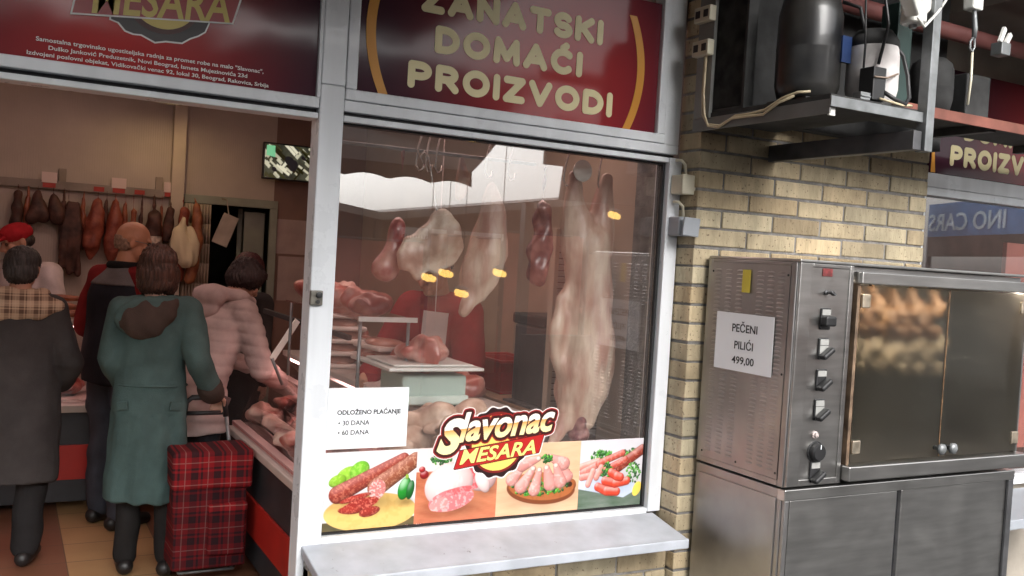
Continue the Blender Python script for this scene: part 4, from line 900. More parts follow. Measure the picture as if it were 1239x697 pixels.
# ================================================================== DELI COUNTERS
ctop = pbr('counter_ledge', (.62, .56, .52), .35, var=.06); cdark = pbr('counter_dark', (.035, .037, .042), .5, var=.2)
cred = pbr('counter_red', (.45, .025, .018), .4, var=.1); deck = pbr('display_deck', (.55, .48, .45), .4, var=.05)
tapem = plaid_mat('checked_trim', (.62, .50, .48), (.45, .05, .05), (.6, .5, .5), 40, 'Y', 'Z', .5)
tube_m = pbr('display_tube', (.9, .6, .6), .4, emit=((1., .55, .50), 5.))
def side_glass(x0, y0, y1):
    pts = [(x0, .655), (x0 + .01, .72), (x0 + .07, .86), (x0 + .16, .98), (x0 + .26, 1.06)]
    return pts
rc = empty('display_counter', (1.5, 4.0, 0), 'glass fronted meat display counter with a red stripe behind the white post', 'counter')
CX = 1.12; CY0, CY1 = 2.98, 5.25
MB().box((CX + .02, CY0, .06), (1.80, CY1, .60)).build('counter_body', cdark, rc, bev=.004)
MB().box((CX + .004, CY0 - .002, .205), (CX + .019, CY1, .385)).build('red_stripe', cred, rc, bev=.002)
MB().box((CX, CY0 - .003, .601), (CX + .09, CY1, .640)).build('ledge', ctop, rc, bev=.006)
MB().box((CX + .026, CY0, .641), (CX + .070, CY1, .668)).build('checked_trim', tapem, rc)
MB().box((CX + .0905, CY0, .601), (1.80, CY1, .655)).build('deck', deck, rc)
g = MB(); P = [(CX + .075, .642), (CX + .09, .72), (CX + .13, .84), (CX + .20, .95), (CX + .29, 1.03)]
for i in range(len(P) - 1): g.add([(P[i][0], CY0, P[i][1]), (P[i][0], CY1, P[i][1]), (P[i + 1][0], CY1, P[i + 1][1]), (P[i + 1][0], CY0, P[i + 1][1])], [(0, 1, 2, 3)])
go = g.build('curved_glass', M_['case_glass'], rc, smooth=True); sdm = go.modifiers.new('t', 'SOLIDIFY'); sdm.thickness = .006
MB().box((CX + .285, CY0, 1.031), (1.80, CY1, 1.060)).build('top_shelf', ctop, rc, bev=.004)
MB().box((1.775, CY0, .6555), (1.80, CY1, 1.0305)).build('back_panel', deck, rc)
MB().box((CX + .31, CY0 + .05, 1.008), (CX + .345, CY1 - .05, 1.030)).build('display_tube', tube_m, rc)

bc = empty('display_counter', (-.2, 6.35, 0), 'back display counter with a red stripe behind the waiting customers', 'counter')
BX0, BX1, BF = -2.2, .98, 6.03
MB().box((BX0, BF + .02, .06), (BX1, 6.70, .60)).build('counter_body', cdark, bc, bev=.004)
MB().box((BX0, BF + .004, .195), (BX1, BF + .019, .40)).build('red_stripe', cred, bc, bev=.002)
MB().box((BX0, BF - .05, .601), (BX1, BF + .10, .645)).build('ledge', ctop, bc, bev=.006)
MB().box((BX0, BF + .1005, .601), (BX1, 6.70, .655)).build('deck', deck, bc)
MB().box((BX0, BF + .06, .646), (BX1, BF + .066, 1.10)).build('front_glass', M_['case_glass'], bc)
MB().box((BX0, BF + .05, 1.1005), (BX1, 6.70, 1.135)).build('top_shelf', ctop, bc, bev=.004)
MB().box((BX0, BF + .10, 1.080), (BX1, BF + .13, 1.0995)).build('display_tube', tube_m, bc)

# --- meats
def meat_mat(name, lean, fat, sc=9, lo=.42, hi=.62):
    return pbr(name, lean, .32, var=0, vs=sc, col2=fat, lo=lo, hi=hi, bump=.2, bs=30, coat=.25)
pork = meat_mat('pork_meat', (.42, .11, .085), (.66, .40, .34)); beef = meat_mat('dark_meat', (.20, .035, .03), (.40, .16, .13)); fatm = meat_mat('fat_meat', (.55, .33, .27), (.68, .54, .46))
def lump(seed, r):
    m = MB(); gg = np.random.default_rng(seed); m.ell((0, 0, 0), r)
    for _ in range(3): m.ell((gg.uniform(-.5, .5) * r[0], gg.uniform(-.5, .5) * r[1], gg.uniform(-.2, .4) * r[2]), tuple(np.array(r) * gg.uniform(.5, .8)), rot=(gg.uniform(0, 3), gg.uniform(0, 3), gg.uniform(0, 3)))
    return m
protos = []
gm = np.random.default_rng(11)
for i in range(6):
    o = lump(20 + i, (.085, .11, .045)).build('meat_cut', (pork, beef, pork, fatm, pork, beef)[i], None, smooth=True, voxel=.012, relax=2, fold=folds(.006, i, 40, 40))
    protos.append(o)
k = 0
def put_meat(x, y, z, lab, grp, which=None):
    global k
    i = (k % 6) if which is None else which
    o = protos[i] if not protos[i].get('used') else copy_tree(protos[i])
    if not protos[i].get('used'): protos[i]['used'] = 1
    o.location = (x, y, z); o.rotation_euler = (gm.uniform(-.4, .4), gm.uniform(-.4, .4), gm.uniform(0, 6.28)); s = gm.uniform(.8, 1.15); o.scale = (s, s, s)
    tag(o, lab, 'meat', grp); k += 1
    return o
for y in np.arange(3.12, 5.15, .155):
    for j, x in enumerate((1.30, 1.45, 1.62)):
        put_meat(x + gm.uniform(-.02, .02), y + gm.uniform(-.03, .03), .70 + .045 * j + gm.uniform(0, .02), 'raw meat cut heaped on the deck of the glass fronted display counter', 'meat cuts in the right counter')
for x in np.arange(-1.6, .9, .18):
    put_meat(x, 6.34 + gm.uniform(-.05, .05), .71, 'raw meat cut lying in the back display counter behind the customers', 'meat cuts in the back counter')
# sausages piled on the back counter
sausm = pbr('sausage_skin', (.24, .05, .025), .35, var=.35, vs=14, col2=(.40, .13, .06)); 
p0 = None
for i in range(12):
    if p0 is None:
        p0 = o = MB().chain([(-.14, 0, 0), (-.05, .008, 0), (.05, .006, 0), (.14, -.006, 0)], [.018, .024, .024, .017]).build('sausage', sausm, None, smooth=True, voxel=.006, relax=3)
    else: o = copy_tree(p0)
    r_, c_ = divmod(i, 6); lay = (0, 1, 0, 1, 0, 2)[c_]
    o.location = (-.12 + r_ * .36 + .02 * (i % 3), 6.20 + .05 * (c_ // 1), 1.160 + .04 * lay); o.rotation_euler = (0, 0, R((i * 31) % 14 - 7))
    tag(o, 'reddish smoked sausage piled on top of the back counter', 'sausage', 'sausages piled on the back counter')

# packaged trays, black bar, white support arm on top of right counter
film = pbr('wrapped_meat', (.50, .20, .15), .15, var=0, vs=7, col2=(.68, .42, .34), coat=.8)
p0 = None
for i in range(8):
    if p0 is None:
        p0 = empty('meat_pack', (0, 0, 0), '', 'meat pack')
        MB().box((-.10, -.14, 0), (.10, .14, .022)).build('tray', pbr('tray_white', (.7, .62, .58), .5), p0, bev=.008)
        MB().ell((0, 0, .03), (.088, .125, .030)).build('wrapped_meat', film, p0, smooth=True)
        o = p0
    else: o = copy_tree(p0)
    o.location = (1.50 + .012 * (i % 3) + (.10 if i > 4 else 0), (4.55, 4.2)[i > 4], 1.061 + (i if i < 5 else i - 5) * .062); o.rotation_euler = (0, 0, R((i * 17) % 15 - 7))
    tag(o, 'plastic wrapped meat tray stacked high on the display counter' if i < 5 else 'plastic wrapped meat tray in the low stack on the display counter', 'meat pack', 'wrapped trays in the tall stack' if i < 5 else 'wrapped trays in the low stack')
wa = empty('glass_support_arm', (1.2, 4.3, 1.0), 'white flat arm slanting up over the meat counter glass', 'support arm')
bar(MB(), (1.16, 4.52, 1.095), (1.285, 4.55, 1.285), .004, .016).build('flat_arm', M_['white_paint'], wa, bev=.002)
MB().tube([(1.16, 4.52, 1.10), (1.22, 4.53, .97)], .008, 10).build('pivot', M_['galv'], wa, smooth=True)
bar(MB(), (1.22, 4.95, 1.30), (1.42, 4.15, 1.24), .012, .012).build('counter_rail', M_['black'], None, bev=.003, label='black rail lying across the top of the meat counter', cat='rail', loc=(1.3, 4.5, 1.2))
pt = None
for i, y in enumerate((3.3, 3.55, 3.8, 4.05, 4.3, 4.6)):
    if pt is None:
        o = MB().box((-.002, -.075, -.035), (.002, .075, .035)).build('price_card', pbr('price_card_paper', (.66, .56, .54), .6), None); pt = o
    else: o = copy_tree(pt)
    o.location = (1.405 + .012 * (i % 2), y, .985 - .055 * (i % 3)); o.rotation_euler = (0, R(38), 0)
    tag(o, 'pale price card standing behind the curved glass of the meat counter', 'price card', 'price cards in the right counter')

# scale on the counter seen through the window
sc = empty('weighing_scale', (1.42, 3.30, 1.06), 'pale green weighing scale with a flat white pan behind the window', 'scale')
mint = pbr('mint_enamel', (.42, .52, .46), .4, var=.04)
MB().box((1.30, 3.18, 1.085), (1.56, 3.42, 1.20)).build('scale_body', mint, sc, bev=.012)
MB().box((1.30, 3.160, 1.095), (1.56, 3.1795, 1.125)).build('keypad', pbr('mint_light', (.55, .62, .56), .4), sc, bev=.003)
MB().box((1.22, 3.12, 1.222), (1.60, 3.48, 1.234)).box((1.25, 3.15, 1.236), (1.57, 3.45, 1.243)).build('pan', M_['white_paint'], sc, bev=.004)
MB().lathe([(.03, 0), (.03, .03)], (1.42, 3.30, 1.195), 14).build('pan_stem', M_['galv'], sc)
for x in (1.33, 1.53):
    for y in (3.21, 3.39): MB().lathe([(.012, 0), (.014, .024)], (x, y, 1.061), 12).build('foot', M_['black'], sc)
mc = lump(60, (.10, .12, .04)).build('meat_cut', pork, None, smooth=True, voxel=.012, relax=2, fold=folds(.006, 9, 40, 40)); mc.location = (1.42, 3.3, 1.275); tag(mc, 'piece of pale meat lying on the white pan of the scale', 'meat')

gs = empty('glass_shelf', (1.15, 3.6, 1.30), 'glass shelf with a pale edge over the counter at the left of the window', 'shelf')
MB().box((1.14, 3.25, 1.395), (1.37, 4.25, 1.403)).build('shelf_pane', M_['case_glass'], gs)
MB().box((1.14, 3.240, 1.390), (1.37, 3.2495, 1.408)).build('shelf_edge', ctop, gs)
for x in (1.16, 1.35):
    for y in (3.28, 4.22): MB().tube([(x, y, 1.0605), (x, y, 1.394)], .007, 8).build('support_post', M_['galv'], gs, smooth=True)
redpk = pbr('red_package', (.45, .03, .025), .35, var=.3, vs=14, col2=(.60, .10, .07))
for i, (x, y) in enumerate(((1.23, 3.37), (1.27, 3.58), (1.24, 3.78), (1.28, 3.97), (1.25, 4.14))):
    o = put_meat(x, y, 1.445, 'red meat piece lying on the glass shelf at the left of the window', 'meat pieces on the glass shelf', (1, 4, 0, 2, 1)[i])
for i in range(14):
    put_meat(1.66 + gm.uniform(-.06, .06), 3.55 + .10 * i, 1.10 + .05 * (i % 2), 'raw red meat cut heaped on top of the display counter', 'meat cuts on top of the counter', (0, 1, 2, 4)[i % 4])

# window shelf with whole raw chickens
MB().box((.90, 2.735, .94), (2.10, 2.955, .965)).box((.90, 2.735, .5), (.94, 2.955, .9395)).box((2.06, 2.735, .5), (2.10, 2.955, .9395)).box((.90, 2.735, .46), (2.10, 2.955, .4995)).box((.94, 2.74, 0), (.98, 2.95, .4595)).box((2.02, 2.74, 0), (2.06, 2.95, .4595)).build('window_shelf', deck, None, bev=.003, label='pale shelf inside the shop window behind the food poster', cat='shelf', loc=(1.5, 2.85, 0))
p0 = None
for i, (x, y, z, a) in enumerate(((1.20, 2.86, 1.02, 20), (1.33, 2.84, 1.02, 100), (1.47, 2.86, 1.022, 200), (1.29, 2.86, 1.095, 300), (1.41, 2.85, 1.10, 40))):
    if p0 is None: p0 = o = chicken_mb().build('raw_chicken', pbr('chicken_pink', (.58, .34, .24), .4, var=.2, vs=16, col2=(.70, .50, .38), coat=.2), None, smooth=True, voxel=.006, relax=3, fold=folds(.002, 44, 60, 60))
    else: o = copy_tree(p0)
    o.location = (x, y, z); o.rotation_euler = (R(8), R(-6), R(a)); tag(o, 'plucked raw chicken in the heap behind the logo sticker', 'chicken', 'raw chickens in the window')

# worktop, red box, slicing machine at the right
wt = empty('worktop', (2.35, 4.2, 0), 'beige worktop along the right wall behind the hanging meat', 'worktop')
MB().box((2.02, 3.30, .96), (2.655, 5.4, 1.0)).build('top', pbr('worktop_wood', (.50, .34, .22), .45, var=.12), wt, bev=.004)
MB().box((2.08, 3.34, 0), (2.655, 5.38, .9595)).build('cupboard', cdark, wt, bev=.003)
rb = empty('plastic_box', (2.22, 4.1, 1.0), 'red plastic box standing on the beige worktop', 'box')
mb = MB()
for a, b in (((2.10, 3.92, 1.001), (2.32, 4.28, 1.012)), ((2.10, 3.92, 1.0125), (2.108, 4.28, 1.15)), ((2.312, 3.92, 1.0125), (2.32, 4.28, 1.15)), ((2.1085, 3.92, 1.0125), (2.3115, 3.928, 1.15)), ((2.1085, 4.272, 1.0125), (2.3115, 4.28, 1.15))): mb.box(a, b)
mb.build('tub', pbr('red_plastic', (.42, .02, .02), .35), rb, bev=.003)
MB().box((2.09, 3.91, 1.1505), (2.33, 3.927, 1.163)).box((2.09, 4.273, 1.1505), (2.33, 4.29, 1.163)).box((2.09, 3.9275, 1.1505), (2.107, 4.2725, 1.163)).box((2.313, 3.9275, 1.1505), (2.33, 4.2725, 1.163)).build('rim', pbr('red_rim', (.50, .03, .03), .35), rb, bev=.002)
sm_ = empty('slicing_machine', (2.2, 3.6, 1.0), 'dark slicing machine with a steel edge on the worktop', 'machine')
MB().box((2.06, 3.46, 1.012), (2.34, 3.74, 1.36)).build('machine_body', pbr('machine_grey', (.09, .09, .095), .35, .3), sm_, bev=.012)
MB().box((2.05, 3.45, 1.3605), (2.35, 3.75, 1.41)).build('machine_head', M_['black'], sm_, bev=.01)
MB().box((2.20, 3.452, 1.02), (2.215, 3.4595, 1.36)).build('steel_edge', M_['galv'], sm_)
MB().box((2.03, 3.44, 1.001), (2.37, 3.76, 1.0115)).build('base_plate', M_['galv'], sm_, bev=.002)
# louvred white panel at right inside the window
lp = empty('louvred_partition', (2.05, 3.2, 1.0), 'pale louvred partition behind the hanging carcass', 'partition')
mb = MB()
for q in range(34): mb.box((1.905, 3.150, .96 + q * .0235), (2.185, 3.158, .977 + q * .0235), rot=(R(25), 0, 0))
mb.build('slats', pbr('slat_white', (.48, .42, .38), .5), lp)
MB().box((1.885, 3.13, .0), (1.904, 3.165, 1.78)).box((2.186, 3.13, 0), (2.199, 3.165, 1.78)).box((1.9045, 3.13, 1.762), (2.1855, 3.165, 1.78)).build('panel_frame', beige, lp, bev=.002)
MB().box((1.905, 3.166, 0), (2.185, 3.172, 1.76)).build('back_sheet', pbr('sheet_brown', (.18, .12, .10), .7), lp)

# ------------------------------------------------------------------ hanging meat in the window
MB().tube([(.86, 2.93, 2.075), (2.115, 2.93, 2.075)], .010, 10).build('meat_rail', M_['galv'], None, smooth=True, label='steel rail along the top of the window carrying meat hooks', cat='rail', loc=(1.5, 2.93, 2.07))
hookm = pbr('hook_steel', (.55, .52, .48), .25, 1.)
def hook_pts(x, y, z, l=.12):
    return [(x - .02, y, z - .01), (x - .018, y, z + .012), (x, y, z + .022), (x + .018, y, z + .012), (x + .018, y, z - .01), (x + .006, y, z - l * .5), (x, y, z - l), (x + .012, y, z - l - .02), (x + .026, y, z - l - .012), (x + .028, y, z - l + .006)]
p0 = None
for i, (x, h) in enumerate(((1.20, 0), (1.235, 0), (1.27, .05), (1.46, 0), (1.55, .0), (1.78, 0), (1.93, 0))):
    if p0 is None:
        p0 = o = MB().tube(hook_pts(0, 0, 0), .0038, 8).build('meat_hook', hookm, None, smooth=True)
    else: o = copy_tree(p0)
    o.location = (x, 2.93, 2.066 - 0); o.rotation_euler = (0, 0, R((i * 41) % 50 - 25)); tag(o, 'bright steel meat hook on the rail at the top of the window', 'meat hook', 'meat hooks')
# a long thin hook holding the ham
MB().tube([(1.225, 2.93, 1.955), (1.215, 2.93, 1.975), (1.228, 2.93, 1.992), (1.245, 2.93, 1.975), (1.262, 2.93, 1.90), (1.285, 2.93, 1.80), (1.30, 2.925, 1.77)], .0035, 8).build('long_meat_hook', hookm, None, smooth=True, label='long thin hook holding the broad slab of meat in the window', cat='meat hook', loc=(1.24, 2.93, 1.9))
carc = pbr('carcass_skin', (.44, .22, .16), .45, var=.1, vs=17, lo=.36, hi=.62, col2=(.62, .47, .36), bump=.5, bs=45, coat=.12, stretch=(1, 1, .3))
redm = meat_mat('carcass_red', (.28, .05, .045), (.52, .28, .22), 12)
hb = MB(); ol_ = [(1.285, 1.80), (1.335, 1.795), (1.375, 1.74), (1.395, 1.68), (1.375, 1.63), (1.335, 1.605), (1.30, 1.572), (1.262, 1.590), (1.232, 1.560), (1.195, 1.585), (1.165, 1.60), (1.150, 1.645), (1.175, 1.70), (1.225, 1.725), (1.262, 1.765)]
hb.prism(ol_, 2.915, 2.945); hb.ell((1.30, 2.93, 1.70), (.06, .034, .07)); hb.ell((1.22, 2.93, 1.655), (.05, .030, .05))
hb.build('meat_slab', pbr('pale_fat', (.46, .28, .20), .4, var=.1, vs=14, col2=(.66, .52, .40), bump=.25, bs=22, coat=.2, lo=.4, hi=.6), None, smooth=True, voxel=.008, relax=3, fold=lambda co: folds(.007, 61, 38, 22)(co) + folds(.003, 62, 90, 60)(co), label='broad pale slab of meat hanging left of centre in the window', cat='meat', loc=(1.27, 2.93, 1.6))
lgm = MB(); lgm.chain([(1.49, 2.93, 1.90), (1.50, 2.93, 1.80), (1.485, 2.93, 1.66), (1.45, 2.93, 1.56)], [.022, .05, .072, .05]); lgm.chain([(1.47, 2.93, 1.60), (1.43, 2.92, 1.50), (1.395, 2.91, 1.455)], [.05, .03, .020]); lgm.ell((1.44, 2.93, 1.60), (.055, .045, .085), rot=(0, .3, 0))
lgm.chain([(1.515, 2.93, 1.78), (1.505, 2.925, 1.62), (1.46, 2.92, 1.52)], [.04, .045, .03])
lgm.build('leg_of_meat', carc, None, smooth=True, voxel=.010, relax=3, fold=folds(.004, 63, 34, 24), label='leg of pale meat with a shank pointing down left in the window', cat='meat', loc=(1.47, 2.93, 1.5))
dm = MB(); dm.chain([(1.175, 3.0, 1.74), (1.165, 3.0, 1.66), (1.14, 3.0, 1.59)], [.018, .038, .045]); dm.tube([(1.178, 3.0, 2.0), (1.175, 3.0, 1.74)], .003)
dm.build('side_of_meat', redm, None, smooth=True, voxel=.010, relax=2, fold=folds(.006, 65, 34, 24), label='small dark red side of meat hanging beside the broad pale slab', cat='meat', loc=(1.06, 3.0, 1.6))
MB().tube([(.90, 3.0, 2.0), (1.7, 3.0, 2.0)], .006, 8).build('rear_meat_rail', M_['galv'], None, smooth=True, label='thin rear rail behind the window with dark meat', cat='rail', loc=(1.3, 3.0, 2.0))
sm2 = MB(); sm2.chain([(1.40, 3.0, 1.99), (1.41, 3.0, 1.92), (1.40, 3.0, 1.86)], [.012, .024, .016])
sm2.build('meat_strip', carc, None, smooth=True, voxel=.008, relax=2, fold=folds(.003, 66, 40, 30), label='small strip of meat hanging high beside the broad slab', cat='meat', loc=(1.4, 3.0, 1.9))
# big carcass: hind legs up, belly open at left, fore leg and neck at the bottom
cc = empty('hanging_carcass', (1.88, 2.93, 1.0), 'whole pale carcass hanging head down at the right of the window', 'carcass')
b = MB()
b.chain([(1.80, 2.93, 1.97), (1.815, 2.93, 1.84), (1.845, 2.93, 1.70)], [.020, .045, .070])
b.chain([(1.93, 2.94, 1.97), (1.92, 2.94, 1.84), (1.90, 2.94, 1.70)], [.020, .045, .068])
b.chain([(1.87, 2.93, 1.72), (1.885, 2.93, 1.52), (1.885, 2.93, 1.34), (1.875, 2.93, 1.18), (1.87, 2.93, 1.07)], [.078, .082, .092, .092, .060])
b.ell((1.90, 2.915, 1.30), (.085, .06, .22)); b.ell((1.845, 2.92, 1.20), (.055, .06, .11), rot=(0, .25, 0))
b.chain([(1.83, 2.92, 1.14), (1.80, 2.91, 1.05), (1.765, 2.90, .99)], [.042, .028, .020])
b.chain([(1.785, 2.93, 1.52), (1.765, 2.92, 1.40), (1.775, 2.92, 1.30)], [.022, .024, .022])
b.chain([(1.83, 2.93, 1.60), (1.785, 2.93, 1.50)], [.03, .022]); b.chain([(1.775, 2.92, 1.31), (1.82, 2.92, 1.22)], [.022, .04])
b.v = [(1.915 + (x - 1.88) * 1.16, y, z) for x, y, z in b.v]
b.build('trunk', carc, cc, smooth=True, voxel=.010, relax=3, fold=lambda co: folds(.004, 67, 40, 16)(co) + folds(.0022, 167, 25, 70)(co))
nk = MB(); nk.chain([(1.885, 2.92, 1.08), (1.90, 2.91, 1.01), (1.905, 2.91, .985)], [.045, .04, .03]); nk.build('neck', meat_mat('neck_meat', (.14, .03, .035), (.36, .18, .16), 30), cc, smooth=True, voxel=.008, relax=1, fold=folds(.004, 68, 60, 60))
ft = MB(); ft.chain([(1.965, 2.895, 1.68), (1.975, 2.885, 1.55), (1.970, 2.88, 1.44), (1.972, 2.88, 1.38)], [.008, .012, .007, .004]); ft.ell((1.975, 2.88, 1.41), (.018, .01, .03)); ft.build('fat_net', pbr('white_fat', (.66, .58, .50), .5, var=.1), cc, smooth=True, voxel=.005, relax=1, fold=folds(.003, 69, 90, 60))
MB().lathe([(.04, 0), (.04, .003)], (1.84, 2.90, 1.985), 24, '-Y').build('tie_ring', hookm, cc)
gut = MB(); gut.chain([(1.74, 3.0, 1.84), (1.75, 3.0, 1.70), (1.74, 3.0, 1.58)], [.03, .04, .03]); gut.ell((1.72, 3.0, 1.66), (.03, .03, .09))
gut.tube([(1.74, 3.0, 2.0), (1.74, 3.0, 1.84)], .004); gut.build('offal', meat_mat('offal_red', (.12, .02, .02), (.28, .10, .08), 20), None, smooth=True, voxel=.008, relax=1, fold=folds(.008, 70, 60, 40), label='dark red offal hanging just left of the whole carcass', cat='meat', loc=(1.74, 3.0, 1.6))

# ------------------------------------------------------------------ wall rail with dried meats
WY = BY - .06
rl = empty('wall_rail', (.5, BY, 1.97), 'grey wall rail with brackets carrying dried sausages', 'rail')
MB().box((-1.2, BY - .045, 1.955), (1.06, BY - .030, 2.015)).build('rail_bar', pbr('rail_paint', (.26, .22, .19), .5), rl, bev=.002)
for x in (-.45, .355, 1.02): MB().box((x - .025, BY - .029, 1.95), (x + .025, BY - .002, 2.11)).build('bracket', pbr('bracket_paint', (.30, .25, .20), .5), rl, bev=.002)
salm = pbr('salami_red', (.26, .045, .025), .5, var=.3, vs=18, col2=(.36, .10, .06), bump=.3, bs=60); drym = pbr('dry_meat', (.055, .022, .018), .6, var=.4, vs=12, col2=(.13, .055, .04), bump=.4, bs=40)
slab = pbr('bacon_brown', (.30, .09, .04), .45, var=.3, vs=14, col2=(.42, .16, .07), bump=.3)
def hung(name, prims, mat, lab, cat='dried meat', rib=None):
    m = MB()
    for pts, rs in prims: m.chain(pts, rs)
    top = max((p for pts, _ in prims for p in pts), key=lambda p: p[2]); m.tube([(top[0], WY, 1.975), top], .009, 8)
    return m.build(name, mat, None, smooth=True, voxel=.011, relax=2, fold=folds(.006, abs(hash(lab)) % 97 if False else len(lab) * 7, 40, 30), label=lab, cat=cat, loc=(top[0], WY, top[2] - .3))
y = WY - .03
hung('dried_meat', [([(.075, y, 1.90), (.07, y, 1.70), (.055, y, 1.50), (.05, y, 1.42)], [.03, .045, .03, .015])], drym, 'long dark dried meat strip hanging furthest left on the wall')
hung('dried_meat', [([(.20, y, 1.92), (.19, y, 1.80), (.17, y, 1.74)], [.02, .05, .05]), ([(.21, y, 1.84), (.235, y, 1.75)], [.04, .05])], drym, 'dark lumpy dried meat second from left on the wall')
hung('dried_meat', [([(.30, y, 1.90), (.32, y, 1.80), (.33, y, 1.74)], [.02, .06, .05])], drym, 'dark round dried meat above the red capped butcher')
hung('sausage_bundle', [([(.43 + d, y, 1.86), (.425 + d * 1.6, y, 1.60), (.42 + d * 2, y, 1.35)], [.022, .025, .02]) for d in (-.03, 0, .03)], drym, 'bundle of long dark sausages hanging beside the fat salamis', 'sausage')
hung('salami', [([(.595, y, 1.88), (.58, y, 1.72), (.565, y, 1.58), (.56, y, 1.50)], [.035, .068, .066, .03]), ([(.56, y, 1.50), (.56, y, 1.47)], [.012, .02])], salm, 'fat red netted salami hanging left of its twin', 'salami')
hung('salami', [([(.715, y, 1.88), (.71, y, 1.72), (.705, y, 1.54), (.70, y, 1.46)], [.03, .064, .064, .03]), ([(.70, y, 1.46), (.70, y, 1.42)], [.012, .018])], salm, 'fat red salami hanging right of its twin slightly lower', 'salami')
hung('sausage', [([(.84, y, 1.83), (.84, y, 1.68)], [.025, .024])], sausm, 'short thin sausage hanging between the fat salamis and the banded salami', 'sausage')
bs = hung('salami', [([(.985, y, 1.80), (.985, y, 1.55)], [.055, .06])], drym, 'dark salami with a pale paper band behind the bald man', 'salami')
MB().lathe([(.064, 0), (.064, .06)], (.985, y, 1.60), 18).build('paper_band', pbr('band_paper', (.5, .40, .34), .7, var=.5, vs=30), bs)
hung('sausage', [([(1.10, y - .03, 1.86), (1.085, y - .03, 1.75), (1.08, y - .03, 1.64)], [.03, .045, .02])], drym, 'short dark sausage hanging above the bald man', 'sausage')
for i_, (x_, z0_, z1_, r_) in enumerate(((.14, 1.88, 1.55, .018), (.37, 1.86, 1.50, .020), (.50, 1.90, 1.62, .018), (.655, 1.90, 1.70, .016), (.785, 1.88, 1.48, .020), (.90, 1.86, 1.56, .018), (1.04, 1.88, 1.50, .019))):
    hung('thin_sausage', [([(x_, WY - .015, z0_), (x_ - .006, WY - .015, (z0_ + z1_) / 2), (x_ + .004, WY - .015, z1_)], [r_ * .8, r_, r_ * .7])], (sausm, drym)[i_ % 2], ('thin sausage between the two leftmost dried meats', 'thin dark sausage just left of the sausage bundle', 'thin sausage just right of the sausage bundle', 'short thin sausage between the fat twin salamis', 'long thin sausage right of the lower fat salami', 'thin dark sausage left of the banded salami', 'thin sausage right of the banded salami')[i_], 'sausage')
hung('bacon_strip', [([(1.19, y - .06, 1.86), (1.185, y - .06, 1.60), (1.17, y - .06, 1.36)], [.035, .045, .04])], salm, 'long reddish bacon strip hanging beside the beam post', 'bacon')
b2 = hung('bacon_strip', [([(1.275, y - .10, 1.90), (1.285, y - .10, 1.66), (1.25, y - .10, 1.36)], [.03, .05, .045])], slab, 'orange brown bacon slab hanging next to the white apron', 'bacon')
apm = pbr('white_apron_cloth', (.72, .62, .42), .8, var=.05)
ap = MB(); ap.chain([(1.175, 7.36, 1.80), (1.15, 7.36, 1.70), (1.165, 7.36, 1.58), (1.20, 7.35, 1.50)], [.02, .05, .07, .07]); ap.chain([(1.22, 7.36, 1.74), (1.25, 7.36, 1.62), (1.24, 7.36, 1.50)], [.02, .045, .05]); ap.tube([(1.175, 7.50, 1.86), (1.175, 7.36, 1.80)], .006)
ap.build('apron', apm, None, smooth=True, voxel=.010, relax=2, fold=folds(.008, 90, 50, 14), label='white apron bundled on a hook, brightly lit beside the curtain', cat='apron', loc=(1.18, 7.36, 1.5))
tagp = pbr('pink_price_card', (.74, .60, .58), .7, var=.03); tagr = pbr('red_price_band', (.42, .05, .04), .6)
for i, (x, w, pale) in enumerate(((.27, .10, 1), (.735, .10, 1), (1.10, .10, 1), (.60, .085, 0), (.88, .085, 0))):
    pc = empty('price_card', (x, BY - .05, 1.99), ('pink card above the dark dried meat', 'pink card above the right fat salami', 'pink card right of the banded salami', 'red card above the left fat salami', 'red card above the banded salami')[i] + ' on the wall rail', 'price card')
    if pale: MB().box((x - w / 2, BY - .052, 2.00), (x + w / 2, BY - .048, 2.075)).build('card', tagp, pc)
    MB().box((x - w * .42, BY - .054, 1.965), (x + w * .42, BY - .0505, 1.998)).build('red_band', tagr, pc)
# papers right of the door
for i, (x0, x1, z0, z1, lab) in enumerate(((1.93, 2.30, 1.58, 1.86, 'upper pale paper sheet pinned on the brown wall below the screen'), (1.96, 2.28, 1.20, 1.56, 'lower pale paper sheet pinned on the brown wall'))):
    MB().box((x0, BY - .008, z0), (x1, BY - .004, z1)).build('wall_paper_sheet', pbr('pinkish_paper', (.46, .36, .33), .8, var=.08, vs=9), None, label=lab, cat='paper', loc=(x0, BY - .01, z0))
MB().box((1.42, 7.35, 1.62), (1.54, 7.354, 1.86), rot=(0, R(20), 0)).tube([(1.50, 7.352, 1.86), (1.49, 7.39, 1.97), (1.49, 7.57, 1.985)], .004).build('hanging_tag', pbr('tag_card', (.42, .36, .30), .8), None, label='pale card hanging on a string in the dark doorway', cat='card', loc=(1.48, 7.35, 1.7))
